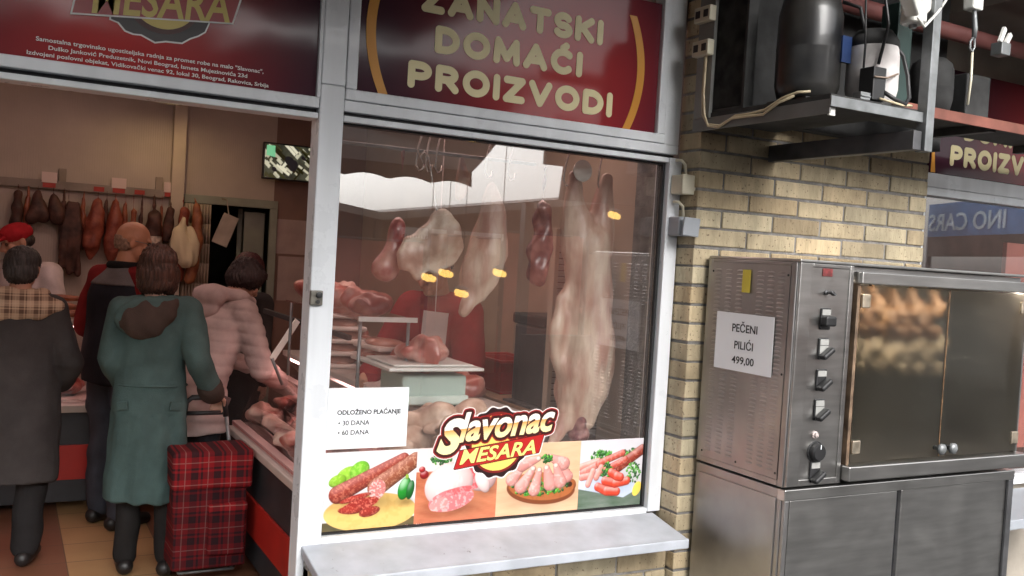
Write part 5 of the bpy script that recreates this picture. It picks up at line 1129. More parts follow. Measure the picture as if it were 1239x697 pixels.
# CCTV screen
tv = empty('monitor', (1.96, 7.45, 2.3), 'black framed monitor showing a camera view high on the back wall', 'monitor')
MB().box((1.765, 7.462, 2.165), (2.175, 7.50, 2.455)).build('monitor_case', M_['black'], tv, bev=.006)
MB().box((1.93, 7.501, 2.26), (2.01, BY - .001, 2.36)).build('wall_mount', M_['black'], tv)
def cctv():
    h, w = 90, 150; g = np.random.default_rng(5); c = Cv(w, h, 6); c.put(np.ones((h, w)), lin(60, 62, 50)); t = smooth_noise(h, w, 12, g)[..., None]; c.im = c.im * (.5 + t)
    for _ in range(55):
        x, y = g.uniform(0, w), g.uniform(0, h); a = R(g.choice([35, 40, -50, 30])); L, q = g.uniform(5, 26), g.uniform(2, 6); v = g.choice([30, 60, 200, 225, 180]); d = np.array((math.cos(a), math.sin(a))); nn = np.array((-d[1], d[0])) * q
        p = np.array((x, y)); c.poly([tuple(p - d * L - nn), tuple(p + d * L - nn), tuple(p + d * L + nn), tuple(p - d * L + nn)], (v, v, max(0, v - 25)))
    c.poly([(5, 4), (30, 4), (32, 34), (4, 30)], (120, 200, 150))
    for x, y, rx, ry in ((78, 42, 18, 12), (88, 52, 14, 16), (30, 66, 8, 6), (120, 30, 9, 5)): c.ell(x, y, rx, ry, 30, (25, 25, 28), flat=1)
    return c.im
print_grid('screen', cctv(), 1.778, 2.178, .384, .264, 7.461, tv, vcol_mat('screen_glow', .2, .3, 0))

# ================================================================== PEOPLE
def hairm(name, c): return pbr(name, tuple(v * .55 for v in c), .5, var=0, vs=110, col2=tuple(v * 2. for v in c), stretch=(1, 1, .07), bump=.6, bs=150, lo=.36, hi=.68)
def skin_mat(name, c): return pbr(name, c, .5, var=.12, vs=9)
def cloth(name, c, **k): k.setdefault('bump', .25); k.setdefault('bs', 180); return pbr(name, c, .9, var=.18, vs=7, spec=.15, **k)
class Fig:
    def __init__(s, x, y, yaw, H, lean=0, side=0, head=(0, 0, 0), feet=None, arms=None, hipdrop=0):
        s.k = H / 1.70; s.o = Vector((x, y, 0)); s.Rz = Matrix.Rotation(R(yaw), 3, 'Z'); s.hip = Vector((0, 0, .92 - hipdrop))
        s.Rt = Matrix.Rotation(R(side), 3, 'Y') @ Matrix.Rotation(R(-lean), 3, 'X'); s.F = s.Rz @ s.Rt
        s.Rh = s.Rz @ Matrix.Rotation(R(head[0]), 3, 'Z') @ Matrix.Rotation(R(-head[1]), 3, 'X') @ Matrix.Rotation(R(head[2]), 3, 'Y')
        L = s.L; s.feet = feet or {}
        s.arms = arms or {}
    def L(s, p): return s.Rz @ (Vector(p) * s.k) + s.o                      # stance frame
    def T(s, p): return s.L(s.hip + s.Rt @ (Vector(p) - s.hip)) if p[2] > s.hip.z else s.L(p)   # torso frame
    def Hp(s, p): return s.T((0, .015, 1.485)) + s.Rh @ ((Vector(p) + Vector((0, .01, .10))) * s.k)  # head frame, origin at head centre
    def limb(s, side):
        sg = -1 if side == 'L' else 1
        hip = s.L((sg * .088, 0, s.hip.z - .02)); kn, an = s.feet.get(side, ((sg * .10, .02, .49), (sg * .10, -.015, .075)))
        return hip, s.L(kn), s.L(an), (s.L((an[0] + sg * .025, an[1] + .15, .03)))
    def arm(s, side):
        sg = -1 if side == 'L' else 1
        sh = s.T((sg * .158, -.01, 1.372)); 
        if side in s.arms: e, w = s.arms[side][:2]; return sh, s.L(e), s.L(w)
        return sh, s.T((sg * .205, -.03, 1.11)), s.T((sg * .205, .05, .88))
def hand(mb, w, d, n, k, curl=.6, left=False):
    d = d.normalized(); n = (n - d * n.dot(d)).normalized(); lat = d.cross(n) * (1 if left else -1)
    P = lambda a, b, c: tuple(w + (d * a + lat * b + n * c) * k)
    m = Matrix((lat, d, n)).transposed(); mb.ell(P(.045, 0, 0), (.040 * k, .052 * k, .017 * k), rot=m); mb.cap(P(-.02, 0, 0), .025 * k, P(.02, 0, 0), .027 * k)
    for b, l in ((.030, .070), (.010, .080), (-.010, .075), (-.029, .058)):
        a0 = Vector((.085, b, 0)); c1 = curl * .7; p1 = a0 + Vector((math.cos(c1) * l * .5, b * .1, math.sin(c1) * l * .5)); c2 = c1 + curl * 1.3; p2 = p1 + Vector((math.cos(c2) * l * .5, 0, math.sin(c2) * l * .5))
        mb.chain([P(*a0), P(*p1), P(*p2)], [.0095 * k, .0088 * k, .0075 * k])
    mb.chain([P(.015, .030, .004), P(.045, .052, .014), P(.072, .048, .030)], [.012 * k, .0105 * k, .0085 * k])
def mk_person(lab, f, skin, hands=True):
    root = empty('person', f.o, lab, 'person'); k = f.k; mb = MB(); Fm = f.F
    for sd in 'LR':
        h, kn, an, to = f.limb(sd); mb.chain([h, kn, an], [.078 * k, .052 * k, .036 * k]); mb.cap(an, .036 * k, to, .026 * k)
        sh, e, w = f.arm(sd); mb.chain([sh, e, w], [.047 * k, .038 * k, .026 * k])
        spec = f.arms.get(sd, (0, 0)); d = (w - e).normalized()
        d2 = f.Rz @ Vector(spec[2]) if len(spec) > 2 else d; nrm = f.Rz @ Vector(spec[3]) if len(spec) > 3 else f.Rz @ Vector((1 if sd == 'L' else -1, 0, 0))
        hand(mb, w, d2, nrm, k, spec[4] if len(spec) > 4 else .5, sd == 'L')
    T = f.T
    mb.ell(f.L((0, 0, f.hip.z)), (.155 * k, .105 * k, .12 * k), rot=f.Rz); mb.ell(T((0, .0, 1.10)), (.135 * k, .095 * k, .16 * k), rot=Fm); mb.ell(T((0, -.005, 1.28)), (.155 * k, .105 * k, .15 * k), rot=Fm)
    mb.cap(T((-.15, -.01, 1.375)), .05 * k, T((.15, -.01, 1.375)), .05 * k); mb.cap(T((0, -.005, 1.36)), .065 * k, f.Hp((0, -.02, -.06)), .052 * k)
    Hm = f.Rh; H = lambda p: f.Hp(p)
    mb.ell(H((0, -.012, .030)), (.074 * k, .092 * k, .088 * k), rot=Hm); mb.ell(H((0, .022, -.035)), (.058 * k, .068 * k, .070 * k), rot=Hm); mb.ell(H((0, .062, -.088)), (.026 * k, .024 * k, .020 * k), rot=Hm)
    mb.cap(H((0, .084, .012)), .010 * k, H((0, .106, -.026)), .0145 * k); mb.ell(H((-.012, .094, -.030)), .010 * k); mb.ell(H((.012, .094, -.030)), .010 * k)
    mb.cap(H((-.036, .076, .028)), .012 * k, H((.036, .076, .028)), .012 * k); mb.cap(H((-.020, .080, -.058)), .0085 * k, H((.020, .080, -.058)), .0085 * k)
    mb.ell(H((-.042, .058, -.018)), (.022 * k, .022 * k, .020 * k)); mb.ell(H((.042, .058, -.018)), (.022 * k, .022 * k, .020 * k))
    for sgn in (-1, 1): mb.ell(H((sgn * .078, -.008, -.002)), (.009 * k, .020 * k, .031 * k), rot=Hm @ Matrix.Rotation(sgn * .3, 3, 'Z'))
    mb.build('body', skin, root, smooth=True, voxel=.0065, relax=2)
    ey = pbr('eye', (.05, .03, .02), .2, var=.1)
    for sgn in (-1, 1): MB().ell(H((sgn * .031, .078, .008)), .0105 * k).build('eye', ey, root, smooth=True)
    return root
def ring(f, z, rx, ry, cy=0, cx=0, n=26, base=None):
    out = []
    for j in range(n):
        t = 2 * math.pi * j / n; p = (cx + rx * math.cos(t), cy + ry * math.sin(t), z); out.append(f.T(p))
    return out
def garment(f, root, name, mat, rings, sleeves='LR', sr=(.072, .062, .050), voxel=.011, fold=None, extra=None, cuff=0):
    mb = MB(); mb.loft([ring(f, *r) for r in rings]); k = f.k
    for sd in sleeves:
        sh, e, w = f.arm(sd); w2 = w + (e - w) * (.05 + cuff); mb.chain([sh, e, w2], [sr[0] * k, sr[1] * k, sr[2] * k])
        c = f.T((0, -.01, 1.37)); mb.cap(sh, sr[0] * k, c + (sh - c) * .35, .085 * k)
    if extra: extra(mb)
    return mb.build(name, mat, root, smooth=True, voxel=voxel, relax=2, fold=fold)
def trousers(f, root, mat, r=(.095, .070, .058), fold=None, zb=.07, name='trousers', pel=(.172, .125, .13)):
    mb = MB(); k = f.k
    for sd in 'LR':
        h, kn, an, to = f.limb(sd); mb.chain([h, kn, an + Vector((0, 0, (zb - .075) * k + .03))], [r[0] * k, r[1] * k, r[2] * k])
    mb.ell(f.L((0, 0, f.hip.z)), tuple(q * k for q in pel), rot=f.Rz)
    return mb.build(name, mat, root, smooth=True, voxel=.011, relax=2, fold=fold or folds(.006, 31, 16, 22))
def shoes(f, root, mat):
    for sd in 'LR':
        _, _, an, to = f.limb(sd); mb = MB(); k = f.k; d = (to - an); d.z = 0; d.normalize()
        c = Vector((an.x, an.y, 0)); mb.chain([c - d * .045 * k + Vector((0, 0, .045)), c + d * .06 * k + Vector((0, 0, .045)), c + d * .17 * k + Vector((0, 0, .032))], [.043 * k, .046 * k, .033 * k]); mb.cap(an + Vector((0, 0, .03)), .045 * k, c + Vector((0, 0, .05)), .046 * k)
        o = mb.build('shoe', mat, root, smooth=True, voxel=.009, relax=1)
        co = np.empty(len(o.data.vertices) * 3); o.data.vertices.foreach_get('co', co); co = co.reshape(-1, 3); zz = -(wloc(root).z); co[:, 2] = np.maximum(co[:, 2], zz + .003); o.data.vertices.foreach_set('co', co.ravel())
def hair(f, root, mat, prims, amp=.004, freq=160, voxel=.007, name='hair'):
    mb = MB(); k = f.k
    for c, r, *rt in prims: mb.ell(f.Hp(c), tuple(np.array(r) * k), rot=f.Rh @ (Euler(rt[0]).to_matrix() if rt else Matrix.Identity(3)))
    hc = np.array(f.Hp((0, 0, .02)) - wloc(root))
    def fo(co):
        d = co - hc; a = np.arctan2(d[:, 1], d[:, 0]); return amp * np.sin(a * 38 + 3 * np.sin(d[:, 2] * 40)) * .6 + amp * np.sin(a * 91 + d[:, 2] * 30) * .5 + amp * np.sin(d @ np.array([freq, freq * .7, freq * .3])) * .3
    return mb.build(name, mat, root, smooth=True, voxel=voxel, relax=2, fold=fo)
def collar(f, root, name, mat, z0, z1, rx, ry, cy, th, fold=None, tilt=0.):
    mb = MB(); prof = []
    for z, g in ((z0, 0), (z1, .0)):
        pass
    pts = []
    for j in range(28):
        t = 2 * math.pi * j / 28; pts.append(f.T((rx * math.cos(t), cy + ry * math.sin(t), (z0 + z1) / 2 + tilt * math.sin(t))))
    for j in range(28): mb.cap(pts[j], th * f.k, pts[(j + 1) % 28], th * f.k)
    return mb.build(name, mat, root, smooth=True, voxel=.009, relax=2, fold=fold)

dark = cloth('dark_wool', (.050, .046, .046)); blackc = cloth('black_trousers', (.018, .017, .017)); shoem = pbr('black_shoe', (.012, .011, .011), .45, var=.2)
sk1 = skin_mat('skin_warm', (.46, .24, .16)); sk2 = skin_mat('skin_pale', (.50, .29, .21))

# 1 --- woman in the green coat with the trolley
f = Fig(.66, 4.83, -12, 1.605, lean=2, head=(-14, 6, 0), feet={'L': ((-.085, .03, .48), (-.095, .02, .075)), 'R': ((.095, .01, .48), (.115, -.03, .075))},
        arms={'R': ((.232, -.085, 1.12), (.305, .01, .945), (.25, .72, -.55), (-.2, -.5, -.8), .95), 'L': ((-.20, -.0, 1.12), (-.15, .15, .95))})
p1 = mk_person('woman in a long dark green coat seen from behind holding the trolley handle', f, sk2)
green = cloth('green_coat', (.062, .105, .103)); bt = cloth('brown_trim', (.060, .043, .036))
garment(f, p1, 'coat', green, [(.40, .215, .165, -.01), (.46, .212, .162, -.01), (.70, .195, .150, -.005), (.92, .178, .132, 0), (1.10, .162, .12, 0), (1.28, .168, .118, -.01), (1.38, .145, .095, -.01), (1.435, .08, .07, -.01)], sr=(.070, .062, .055), fold=lambda co: folds(.007, 101, 16, 6)(co) + folds(.003, 201, 40, 22)(co) + .005 * np.sin(np.arctan2(co[:, 1], co[:, 0]) * 9 + 1) * (co[:, 2] < .8), cuff=.12)
_, e, w = f.arm('R'); MB().cap(w + (e - w) * .20, .066, w + (e - w) * .06, .062).build('cuff', bt, p1, smooth=True, voxel=.009, relax=2, fold=folds(.004, 7, 60, 60))
mb = MB(); mb.ell(f.T((-.025, -.100, 1.395)), (.105, .034, .050), rot=f.Rz); mb.ell(f.T((-.085, -.092, 1.330)), (.105, .040, .085), rot=f.Rz); mb.ell(f.T((.05, -.08, 1.42)), (.06, .03, .03), rot=f.Rz)
mb.build('hood', green, p1, smooth=True, voxel=.010, relax=3, fold=folds(.005, 12, 22, 30))
mb = MB(); mb.ell(f.T((-.030, -.106, 1.345)), (.140, .032, .082), rot=f.Rz @ Matrix.Rotation(R(-14), 3, 'Y')); mb.ell(f.T((-.045, -.112, 1.300)), (.095, .030, .070), rot=f.Rz)
hp = [(.095, .045, 1.430), (.108, -.030, 1.420), (.088, -.078, 1.405), (.05, -.100, 1.388)]
mb.chain([f.T(q) for q in hp], [.024, .030, .032, .030])
mb.build('hood_trim', bt, p1, smooth=True, voxel=.009, relax=3, fold=folds(.005, 13, 26, 30))
mb = MB(); pts = [f.T((.171 * math.cos(t), .127 * math.sin(t), .99)) for t in np.linspace(0, 2 * math.pi, 30)]; mb.tube(pts, .0055, 6, closed=False)
mb.build('seam', green, p1, smooth=False)
for sx in (-1, 1):
    bar(MB(), f.T((sx * .10, -.132, .90)), f.T((sx * .15, -.102, .89)), .006, .020).build('pocket_flap', green, p1, bev=.003)
trousers(f, p1, blackc, (.082, .066, .060), pel=(.14, .09, .10)); shoes(f, p1, shoem)
hair(f, p1, hairm('auburn_brown_hair', (.050, .022, .014)), [((0, -.018, .045), (.092, .105, .088)), ((0, -.035, -.02), (.100, .085, .115)), ((-.055, -.005, -.04), (.050, .075, .10)), ((.055, -.005, -.04), (.050, .075, .10)), ((0, -.05, -.075), (.090, .062, .065))], .0055, voxel=.006)

# 2 --- figure at the far left edge
f = Fig(.075, 5.16, -8, 1.565, lean=3, head=(-10, 10, 0), feet={'L': ((-.13, .04, .48), (-.15, .02, .075)), 'R': ((.09, .05, .48), (.085, -.02, .075))}, arms={'L': ((-.25, .02, 1.13), (-.20, .18, 1.0)), 'R': ((.25, .0, 1.10), (.21, .16, .96))})
p2 = mk_person('person with short dark hair and a checked scarf at the left edge', f, sk1)
garment(f, p2, 'coat', dark, [(.46, .225, .17, 0), (.56, .232, .175, 0), (.92, .212, .155, 0), (1.12, .200, .145, 0), (1.30, .205, .135, 0), (1.40, .17, .105, 0), (1.45, .08, .07, 0)], sr=(.080, .070, .058), fold=lambda co: folds(.007, 102, 12, 7)(co) + folds(.003, 202, 36, 20)(co))
chk = plaid_mat('checked_scarf_cloth', (.46, .34, .24), (.12, .075, .055), (.55, .45, .34), 16, 'X', 'Z', .95)
mb = MB()
for j in range(26):
    t = 2 * math.pi * j / 26; mb.ell(f.T((.105 * math.cos(t), -.01 + .09 * math.sin(t), 1.435)), (.05, .05, .045))
mb.ell(f.T((0, -.10, 1.375)), (.165, .055, .075), rot=f.Rz); mb.ell(f.T((.13, -.045, 1.39)), (.09, .07, .05), rot=f.Rz); mb.ell(f.T((-.13, -.045, 1.39)), (.09, .07, .05), rot=f.Rz)
mb.build('scarf', chk, p2, smooth=True, voxel=.010, relax=3, fold=folds(.006, 14, 24, 24))
trousers(f, p2, cloth('dark_trousers', (.022, .021, .022)), (.10, .082, .072)); shoes(f, p2, shoem)
hair(f, p2, hairm('grey_black_hair', (.028, .025, .024)), [((0, -.02, .04), (.090, .102, .086)), ((0, -.04, -.01), (.088, .075, .085)), ((0, -.052, -.05), (.066, .045, .045))], .004)

# 3 --- bald man
f = Fig(.585, 5.72, -50, 1.735, lean=4, head=(-46, 10, 0), feet={'L': ((-.09, .03, .50), (-.10, .02, .075)), 'R': ((.10, .0, .50), (.11, -.04, .075))}, arms={'R': ((.235, .02, 1.10), (.16, .20, 1.02)), 'L': ((-.24, .0, 1.10), (-.18, .2, 1.0))})
p3 = mk_person('bald man with glasses in a dark vest over a red sweater', f, skin_mat('skin_ruddy', (.50, .24, .14)))
garment(f, p3, 'sweater', cloth('red_sweater', (.20, .018, .02)), [(.95, .172, .13, 0), (1.12, .178, .132, 0), (1.28, .186, .13, -.005), (1.38, .16, .10, -.01), (1.45, .075, .07, 0)], sr=(.078, .066, .050), fold=folds(.005, 103, 20, 20))
garment(f, p3, 'vest', cloth('navy_vest', (.020, .021, .028)), [(.80, .20, .155, 0), (.95, .205, .158, 0), (1.14, .204, .152, 0), (1.28, .200, .146, -.005), (1.335, .185, .130, -.005), (1.36, .17, .115, -.005)], sleeves='', fold=folds(.006, 104, 14, 22))
garment(f, p3, 'vest_yoke', cloth('grey_yoke', (.15, .14, .14)), [(1.335, .196, .140, -.005), (1.375, .172, .118, -.005), (1.42, .13, .095, -.005), (1.445, .10, .085, 0)], sleeves='', fold=folds(.003, 105, 14, 22))
collar(f, p3, 'collar', cloth('black_collar', (.015, .015, .016)), 1.43, 1.47, .078, .078, .0, .024)
trousers(f, p3, cloth('blue_jeans', (.060, .066, .085)), (.100, .080, .072), folds(.007, 33, 16, 26)); shoes(f, p3, shoem)
mb = MB()
for zz_, rr_, a0_, a1_ in ((.020, -.003, 225, 320), (.006, -.003, 205, 340), (-.010, -.005, 190, 355), (-.026, -.008, 185, 360), (-.042, -.015, 195, 350)):
    pts = [f.Hp(((.074 + rr_) * math.cos(R(a)), -.012 + (.091 + rr_) * math.sin(R(a)), zz_)) for a in range(a0_, a1_, 6)]
    mb.chain(pts, [.0095 * f.k] * len(pts))
mb.build('hair', pbr('grey_fringe_hair', (.26, .165, .115), .7, var=.3, vs=60), p3, smooth=True, voxel=.005, relax=3)
gl_ = MB(); H = f.Hp
for sgn in (-1, 1):
    gl_.tube([H((sgn * .034 + .024 * math.cos(t), .102 - .012 * abs(math.cos(t)), .006 + .018 * math.sin(t))) for t in np.linspace(0, 2 * math.pi, 16)], .0018, 6); gl_.tube([H((sgn * .058, .092, .010)), H((sgn * .078, .04, .012)), H((sgn * .082, -.012, .012))], .0018, 6)
gl_.tube([H((-.010, .108, .008)), H((.010, .108, .008))], .0018, 6); gl_.build('glasses', M_['galv'], p3, smooth=True)

# 4 --- woman in the pink puffer jacket leaning at the counter
f = Fig(.945, 5.28, -62, 1.62, lean=25, head=(-4, 34, 6), feet={'L': ((-.09, .06, .48), (-.10, .05, .075)), 'R': ((.095, .03, .48), (.11, -.02, .075))}, arms={'R': ((.255, .27, 1.00), (.19, .46, .915), (-.1, .9, -.3), (-.3, 0, -1), .4), 'L': ((-.235, .30, 1.04), (-.12, .48, .97), (.2, .9, -.2), (.3, 0, -1), .4)})
p4 = mk_person('woman in a dusty pink puffer jacket bending over the meat counter', f, sk2)
puff = lambda co: -.006 * np.abs(np.cos((co[:, 2] + .10 * co[:, 0]) * math.pi / .062)) ** 8 + folds(.004, 106, 22, 20)(co)
garment(f, p4, 'puffer_jacket', cloth('pink_puffer', (.52, .42, .40), bump=.1), [(.64, .205, .165, 0), (.74, .215, .172, 0), (.92, .202, .158, 0), (1.08, .188, .145, 0), (1.28, .196, .142, -.01), (1.38, .165, .11, -.01), (1.44, .09, .08, 0)], sr=(.085, .076, .060), fold=puff)
mb = MB()
for j in range(24):
    t = 2 * math.pi * j / 24; mb.ell(f.T((.125 * math.cos(t), -.03 + .115 * math.sin(t), 1.445 + .012 * math.sin(t))), (.046, .046, .042))
mb.ell(f.T((0, -.15, 1.40)), (.135, .062, .075), rot=f.F); mb.ell(f.T((0, -.14, 1.33)), (.10, .04, .07), rot=f.F)
mb.build('hood', cloth('pink_hood', (.50, .40, .385), bump=.1), p4, smooth=True, voxel=.010, relax=3, fold=folds(.006, 15, 24, 24))
MB().box((.0, 0, 0), (.0001, .0001, .0001))
pk = MB(); a, b_ = f.L((.215, -.10, .90)), f.L((.225, .06, .83)); bar(pk, a, b_, .006, .022); pk.build('pocket_flap', cloth('pocket_dark', (.12, .085, .085)), p4, bev=.003)
trousers(f, p4, cloth('dark_jeans', (.025, .026, .032)), (.09, .07, .058)); shoes(f, p4, shoem)
hair(f, p4, hairm('dark_brown_hair', (.022, .012, .012)), [((0, -.02, .045), (.098, .112, .092)), ((0, -.06, .0), (.088, .07, .085)), ((.05, -.02, .02), (.055, .075, .07)), ((-.05, -.02, .02), (.055, .075, .07)), ((0, .04, .085), (.07, .06, .035))], .006)
p5s = Fig(1.22, 5.72, -40, 1.60, lean=12, head=(0, 25, 0))
# red brown head of a further customer just beyond
p5 = mk_person('customer with red brown hair half hidden behind the puffer jacket woman', p5s, sk2)
hair(p5s, p5, hairm('red_brown_hair', (.055, .012, .012)), [((0, -.018, .045), (.096, .108, .09)), ((0, -.04, -.02), (.100, .085, .11)), ((.05, 0, -.03), (.05, .07, .09)), ((-.05, 0, -.03), (.05, .07, .09))], .004)
garment(p5s, p5, 'coat', dark, [(.50, .205, .16, 0), (.92, .195, .15, 0), (1.12, .185, .14, 0), (1.30, .19, .13, 0), (1.40, .15, .10, 0), (1.45, .08, .07, 0)], fold=folds(.006, 107, 14, 9))
trousers(p5s, p5, blackc, (.09, .07, .058)); shoes(p5s, p5, shoem)

# 6 --- butcher with the red cap behind the back counter
f = Fig(.17, 7.02, 150, 1.70, lean=10, head=(-40, 18, 0), arms={'L': ((-.27, .16, 1.10), (-.12, .36, 1.10)), 'R': ((.27, .16, 1.10), (.12, .36, 1.10))})
p6 = mk_person('butcher in a red cap and white coat behind the back counter', f, sk1)
wc = cloth('white_coat', (.62, .54, .53)); garment(f, p6, 'white_coat', wc, [(.70, .20, .16, 0), (.92, .20, .155, 0), (1.12, .195, .15, 0), (1.28, .202, .142, -.01), (1.38, .17, .11, -.01), (1.45, .08, .075, 0)], sr=(.085, .07, .055), fold=folds(.006, 108, 16, 12))
MB().chain([f.T((.165, -.05, 1.42)), f.T((.20, -.09, 1.30)), f.T((.215, -.085, 1.18))], [.016, .016, .016]).build('red_piping', pbr('piping_red', (.42, .05, .05), .8), p6, smooth=True)
trousers(f, p6, blackc); shoes(f, p6, shoem)
capm = cloth('red_cap', (.42, .022, .03))
hair(f, p6, capm, [((0, -.008, .058), (.090, .106, .070))], .0015, 60, name='cap')
MB().chain([f.Hp((-.05, .09, .05)), f.Hp((0, .13, .042)), f.Hp((.05, .09, .05))], [.014, .016, .014]).ell(f.Hp((0, .12, .044)), (.06, .06, .012), rot=f.Rh).build('cap_peak', capm, p6, smooth=True, voxel=.007, relax=2)
hair(f, p6, hairm('short_dark_hair', (.03, .02, .017)), [((0, -.05, .0), (.082, .06, .05))], .003)

# 7 --- butcher in red seen through the window
f = Fig(1.86, 4.05, 118, 1.72, lean=8, head=(10, 25, 0), arms={'L': ((-.26, .16, 1.12), (-.14, .36, 1.06)), 'R': ((.27, .14, 1.12), (.16, .36, 1.06))})
p7 = mk_person('butcher dressed all in red behind the hanging meat in the window', f, sk1)
rd = cloth('red_uniform', (.26, .014, .02))
garment(f, p7, 'red_coat', rd, [(.55, .205, .16, 0), (.92, .195, .15, 0), (1.12, .185, .14, 0), (1.28, .195, .138, -.01), (1.38, .165, .11, -.01), (1.45, .08, .075, 0)], sr=(.082, .068, .054), fold=folds(.006, 109, 16, 10))
trousers(f, p7, blackc); shoes(f, p7, shoem)
hair(f, p7, capm, [((0, -.008, .056), (.090, .106, .070))], .0015, 60, name='cap')
hair(f, p7, hairm('dark_hair', (.03, .02, .017)), [((0, -.05, .0), (.082, .06, .05))], .003)
q = f.T((.06, .155, 1.27)); 
MB().box((1.60, 3.735, 1.255), (1.72, 3.738, 1.40), rot=(R(-4), R(5), 0)).tube([(1.66, 3.737, 1.395), (1.67, 3.76, 1.60), (1.67, 3.77, 2.735)], .002, 6).build('hanging_note', pbr('note_paper', (.62, .52, .50), .8), None, label='white handwritten note hanging before the red dressed butcher', cat='note', loc=(1.66, 3.74, 1.3))

# ================================================================== SHOPPING TROLLEY
tr = empty('shopping_trolley', (.915, 4.55, 0), 'red tartan shopping trolley with a black handle beside the counter', 'shopping trolley')
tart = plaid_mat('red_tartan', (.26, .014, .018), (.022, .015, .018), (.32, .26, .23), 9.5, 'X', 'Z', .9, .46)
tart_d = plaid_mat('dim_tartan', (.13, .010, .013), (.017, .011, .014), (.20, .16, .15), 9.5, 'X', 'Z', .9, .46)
def soft_box(x0, x1, y0, y1, z0, z1, n=7):
    g = []
    return MB().box((x0, y0, z0), (x1, y1, z1))
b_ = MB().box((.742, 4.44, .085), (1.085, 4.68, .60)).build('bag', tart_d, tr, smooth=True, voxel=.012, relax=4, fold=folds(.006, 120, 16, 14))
MB().box((.728, 4.425, .475), (1.098, 4.69, .655)).build('flap', tart, tr, smooth=True, voxel=.011, relax=4, fold=folds(.005, 121, 14, 10))
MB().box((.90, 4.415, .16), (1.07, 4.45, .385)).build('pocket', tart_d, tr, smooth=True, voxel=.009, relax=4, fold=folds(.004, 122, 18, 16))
MB().box((.895, 4.408, .36), (1.075, 4.452, .405)).build('pocket_flap', tart, tr, smooth=True, voxel=.008, relax=3, fold=folds(.003, 123, 20, 12))
MB().tube([(.79, 4.70, .05), (.79, 4.70, .62), (.815, 4.71, .80)], .010, 10).tube([(1.04, 4.70, .05), (1.04, 4.70, .62), (1.015, 4.71, .80)], .010, 10).tube([(.79, 4.50, .06), (.79, 4.70, .06)], .008).tube([(1.04, 4.50, .06), (1.04, 4.70, .06)], .008).tube([(.79, 4.50, .06), (1.04, 4.50, .06)], .008).build('frame', M_['galv'], tr, smooth=True)
MB().tube([(.813, 4.71, .77), (.822, 4.712, .845), (.850, 4.714, .868), (.98, 4.714, .868), (1.008, 4.712, .845), (1.017, 4.71, .77)], .014, 12).tube([(.825, 4.711, .79), (1.005, 4.711, .79)], .011, 10).build('handle', M_['black'], tr, smooth=True)
for x in (.762, 1.068):
    wh = MB().lathe([(.02, -.014), (.062, -.014), (.068, -.008), (.068, .008), (.062, .014), (.02, .014)], (x, 4.66, .068), 24)
    wh = MB(); prof = [(.02, -.012), (.060, -.012), (.068, -.006), (.068, .006), (.060, .012), (.02, .012)]; rings = []
    for r_, h_ in prof: rings.append([(x + h_, 4.66 + r_ * math.cos(t), .0685 + r_ * math.sin(t)) for t in np.linspace(0, 2 * math.pi, 24, endpoint=False)])
    wh.loft(rings).build('wheel', M_['black'], tr, smooth=False)

tr.location.y += .10

# ================================================================== MARKET BEHIND THE CAMERA (seen in the glass)
aw = empty('market_awning', (0, -1.4, 0), 'dark brown market awning with a scalloped edge, reflected in the window', 'awning')
wav = lambda x: 2.135 + .028 * (abs(math.sin((x - 2.87) * math.pi / .31)))
xs = np.linspace(-2.2, 2.87, 160)
canv = ribbed_mat('brown_awning_cloth', (.050, .034, .028), 9, 'X', .3, .9)
mb = MB(); n = len(xs)
mb.add([(x, -.60, wav(x)) for x in xs] + [(x, -.61, 2.24) for x in xs], [(i, i + 1, n + i + 1, n + i) for i in range(n - 1)])
o = mb.build('valance', canv, aw); o.modifiers.new('t', 'SOLIDIFY').thickness = .004
o = MB().add([(-2.2, -.61, 2.24), (2.87, -.61, 2.24), (3.15, -1.0, 2.38), (4.3, -2.2, 3.25), (-2.2, -2.2, 3.25)], [(0, 1, 2, 3, 4)]).build('cloth', canv, aw); o.modifiers.new('t', 'SOLIDIFY').thickness = .004
for x in (-1.8, .4): MB().tube([(x, -2.25, 0), (x, -2.25, 3.2)], .03, 12).build('pole', M_['steel_dark'], aw, smooth=True)
MB().box((-2.2, -2.30, 3.252), (4.3, -2.20, 3.30)).build('ridge_bar', M_['steel_dark'], aw)
kf = empty('kiosk', (7, -3.2, 0), 'dark brown kiosk with a stepped roof edge, reflected in the window', 'kiosk')
brn = pbr('kiosk_brown', (.045, .028, .022), .7, var=.2)
MB().prism([(4.60, 2.59), (4.83, 2.59), (4.80, 2.26), (9.4, 2.30), (9.4, 3.0), (4.60, 3.0)], -2.55, -2.62).build('fascia', brn, kf)
MB().box((4.9, -3.55, 0), (5.0, -3.45, 2.26)).box((9.2, -3.55, 0), (9.3, -3.45, 2.29)).build('post', M_['steel_dark'], kf)
MB().box((4.9, -3.40, 0), (9.3, -3.30, .85)).build('kiosk_front', brn, kf)
brn_c = pbr('added_shade_slab', (.25, .21, .18), .8, var=.1)
cn = empty('shop_canopy', (1.5, 1.5, 2.85), 'flat canopy over the shop front, with slabs added to shade its right side', 'canopy')
MB().box((-1.6, .50, 2.79), (1.90, FY - .02, 2.87)).build('canopy_slab', pbr('canopy_underside', (.32, .28, .23), .8, var=.1), cn)
MB().box((1.32, 1.35, 3.02), (9, FY + .05, 3.10)).build('canopy_slab', brn_c, cn)  # extra slab added overhead to darken the wall above the shelves
MB().box((3.35, 1.0, 2.75), (9, FY + .05, 2.82)).build('canopy_slab', brn_c, cn)  # lower extra slab added to cast shade on the right hand sign
mr = empty('market_roof', (3.8, -7, 0), 'low market roof with a pale eave, reflected in the window', 'roof')
rm = pbr('roof_brown', (.09, .055, .045), .7, var=.2); ev = pbr('pale_eave', (.40, .38, .34), .5)
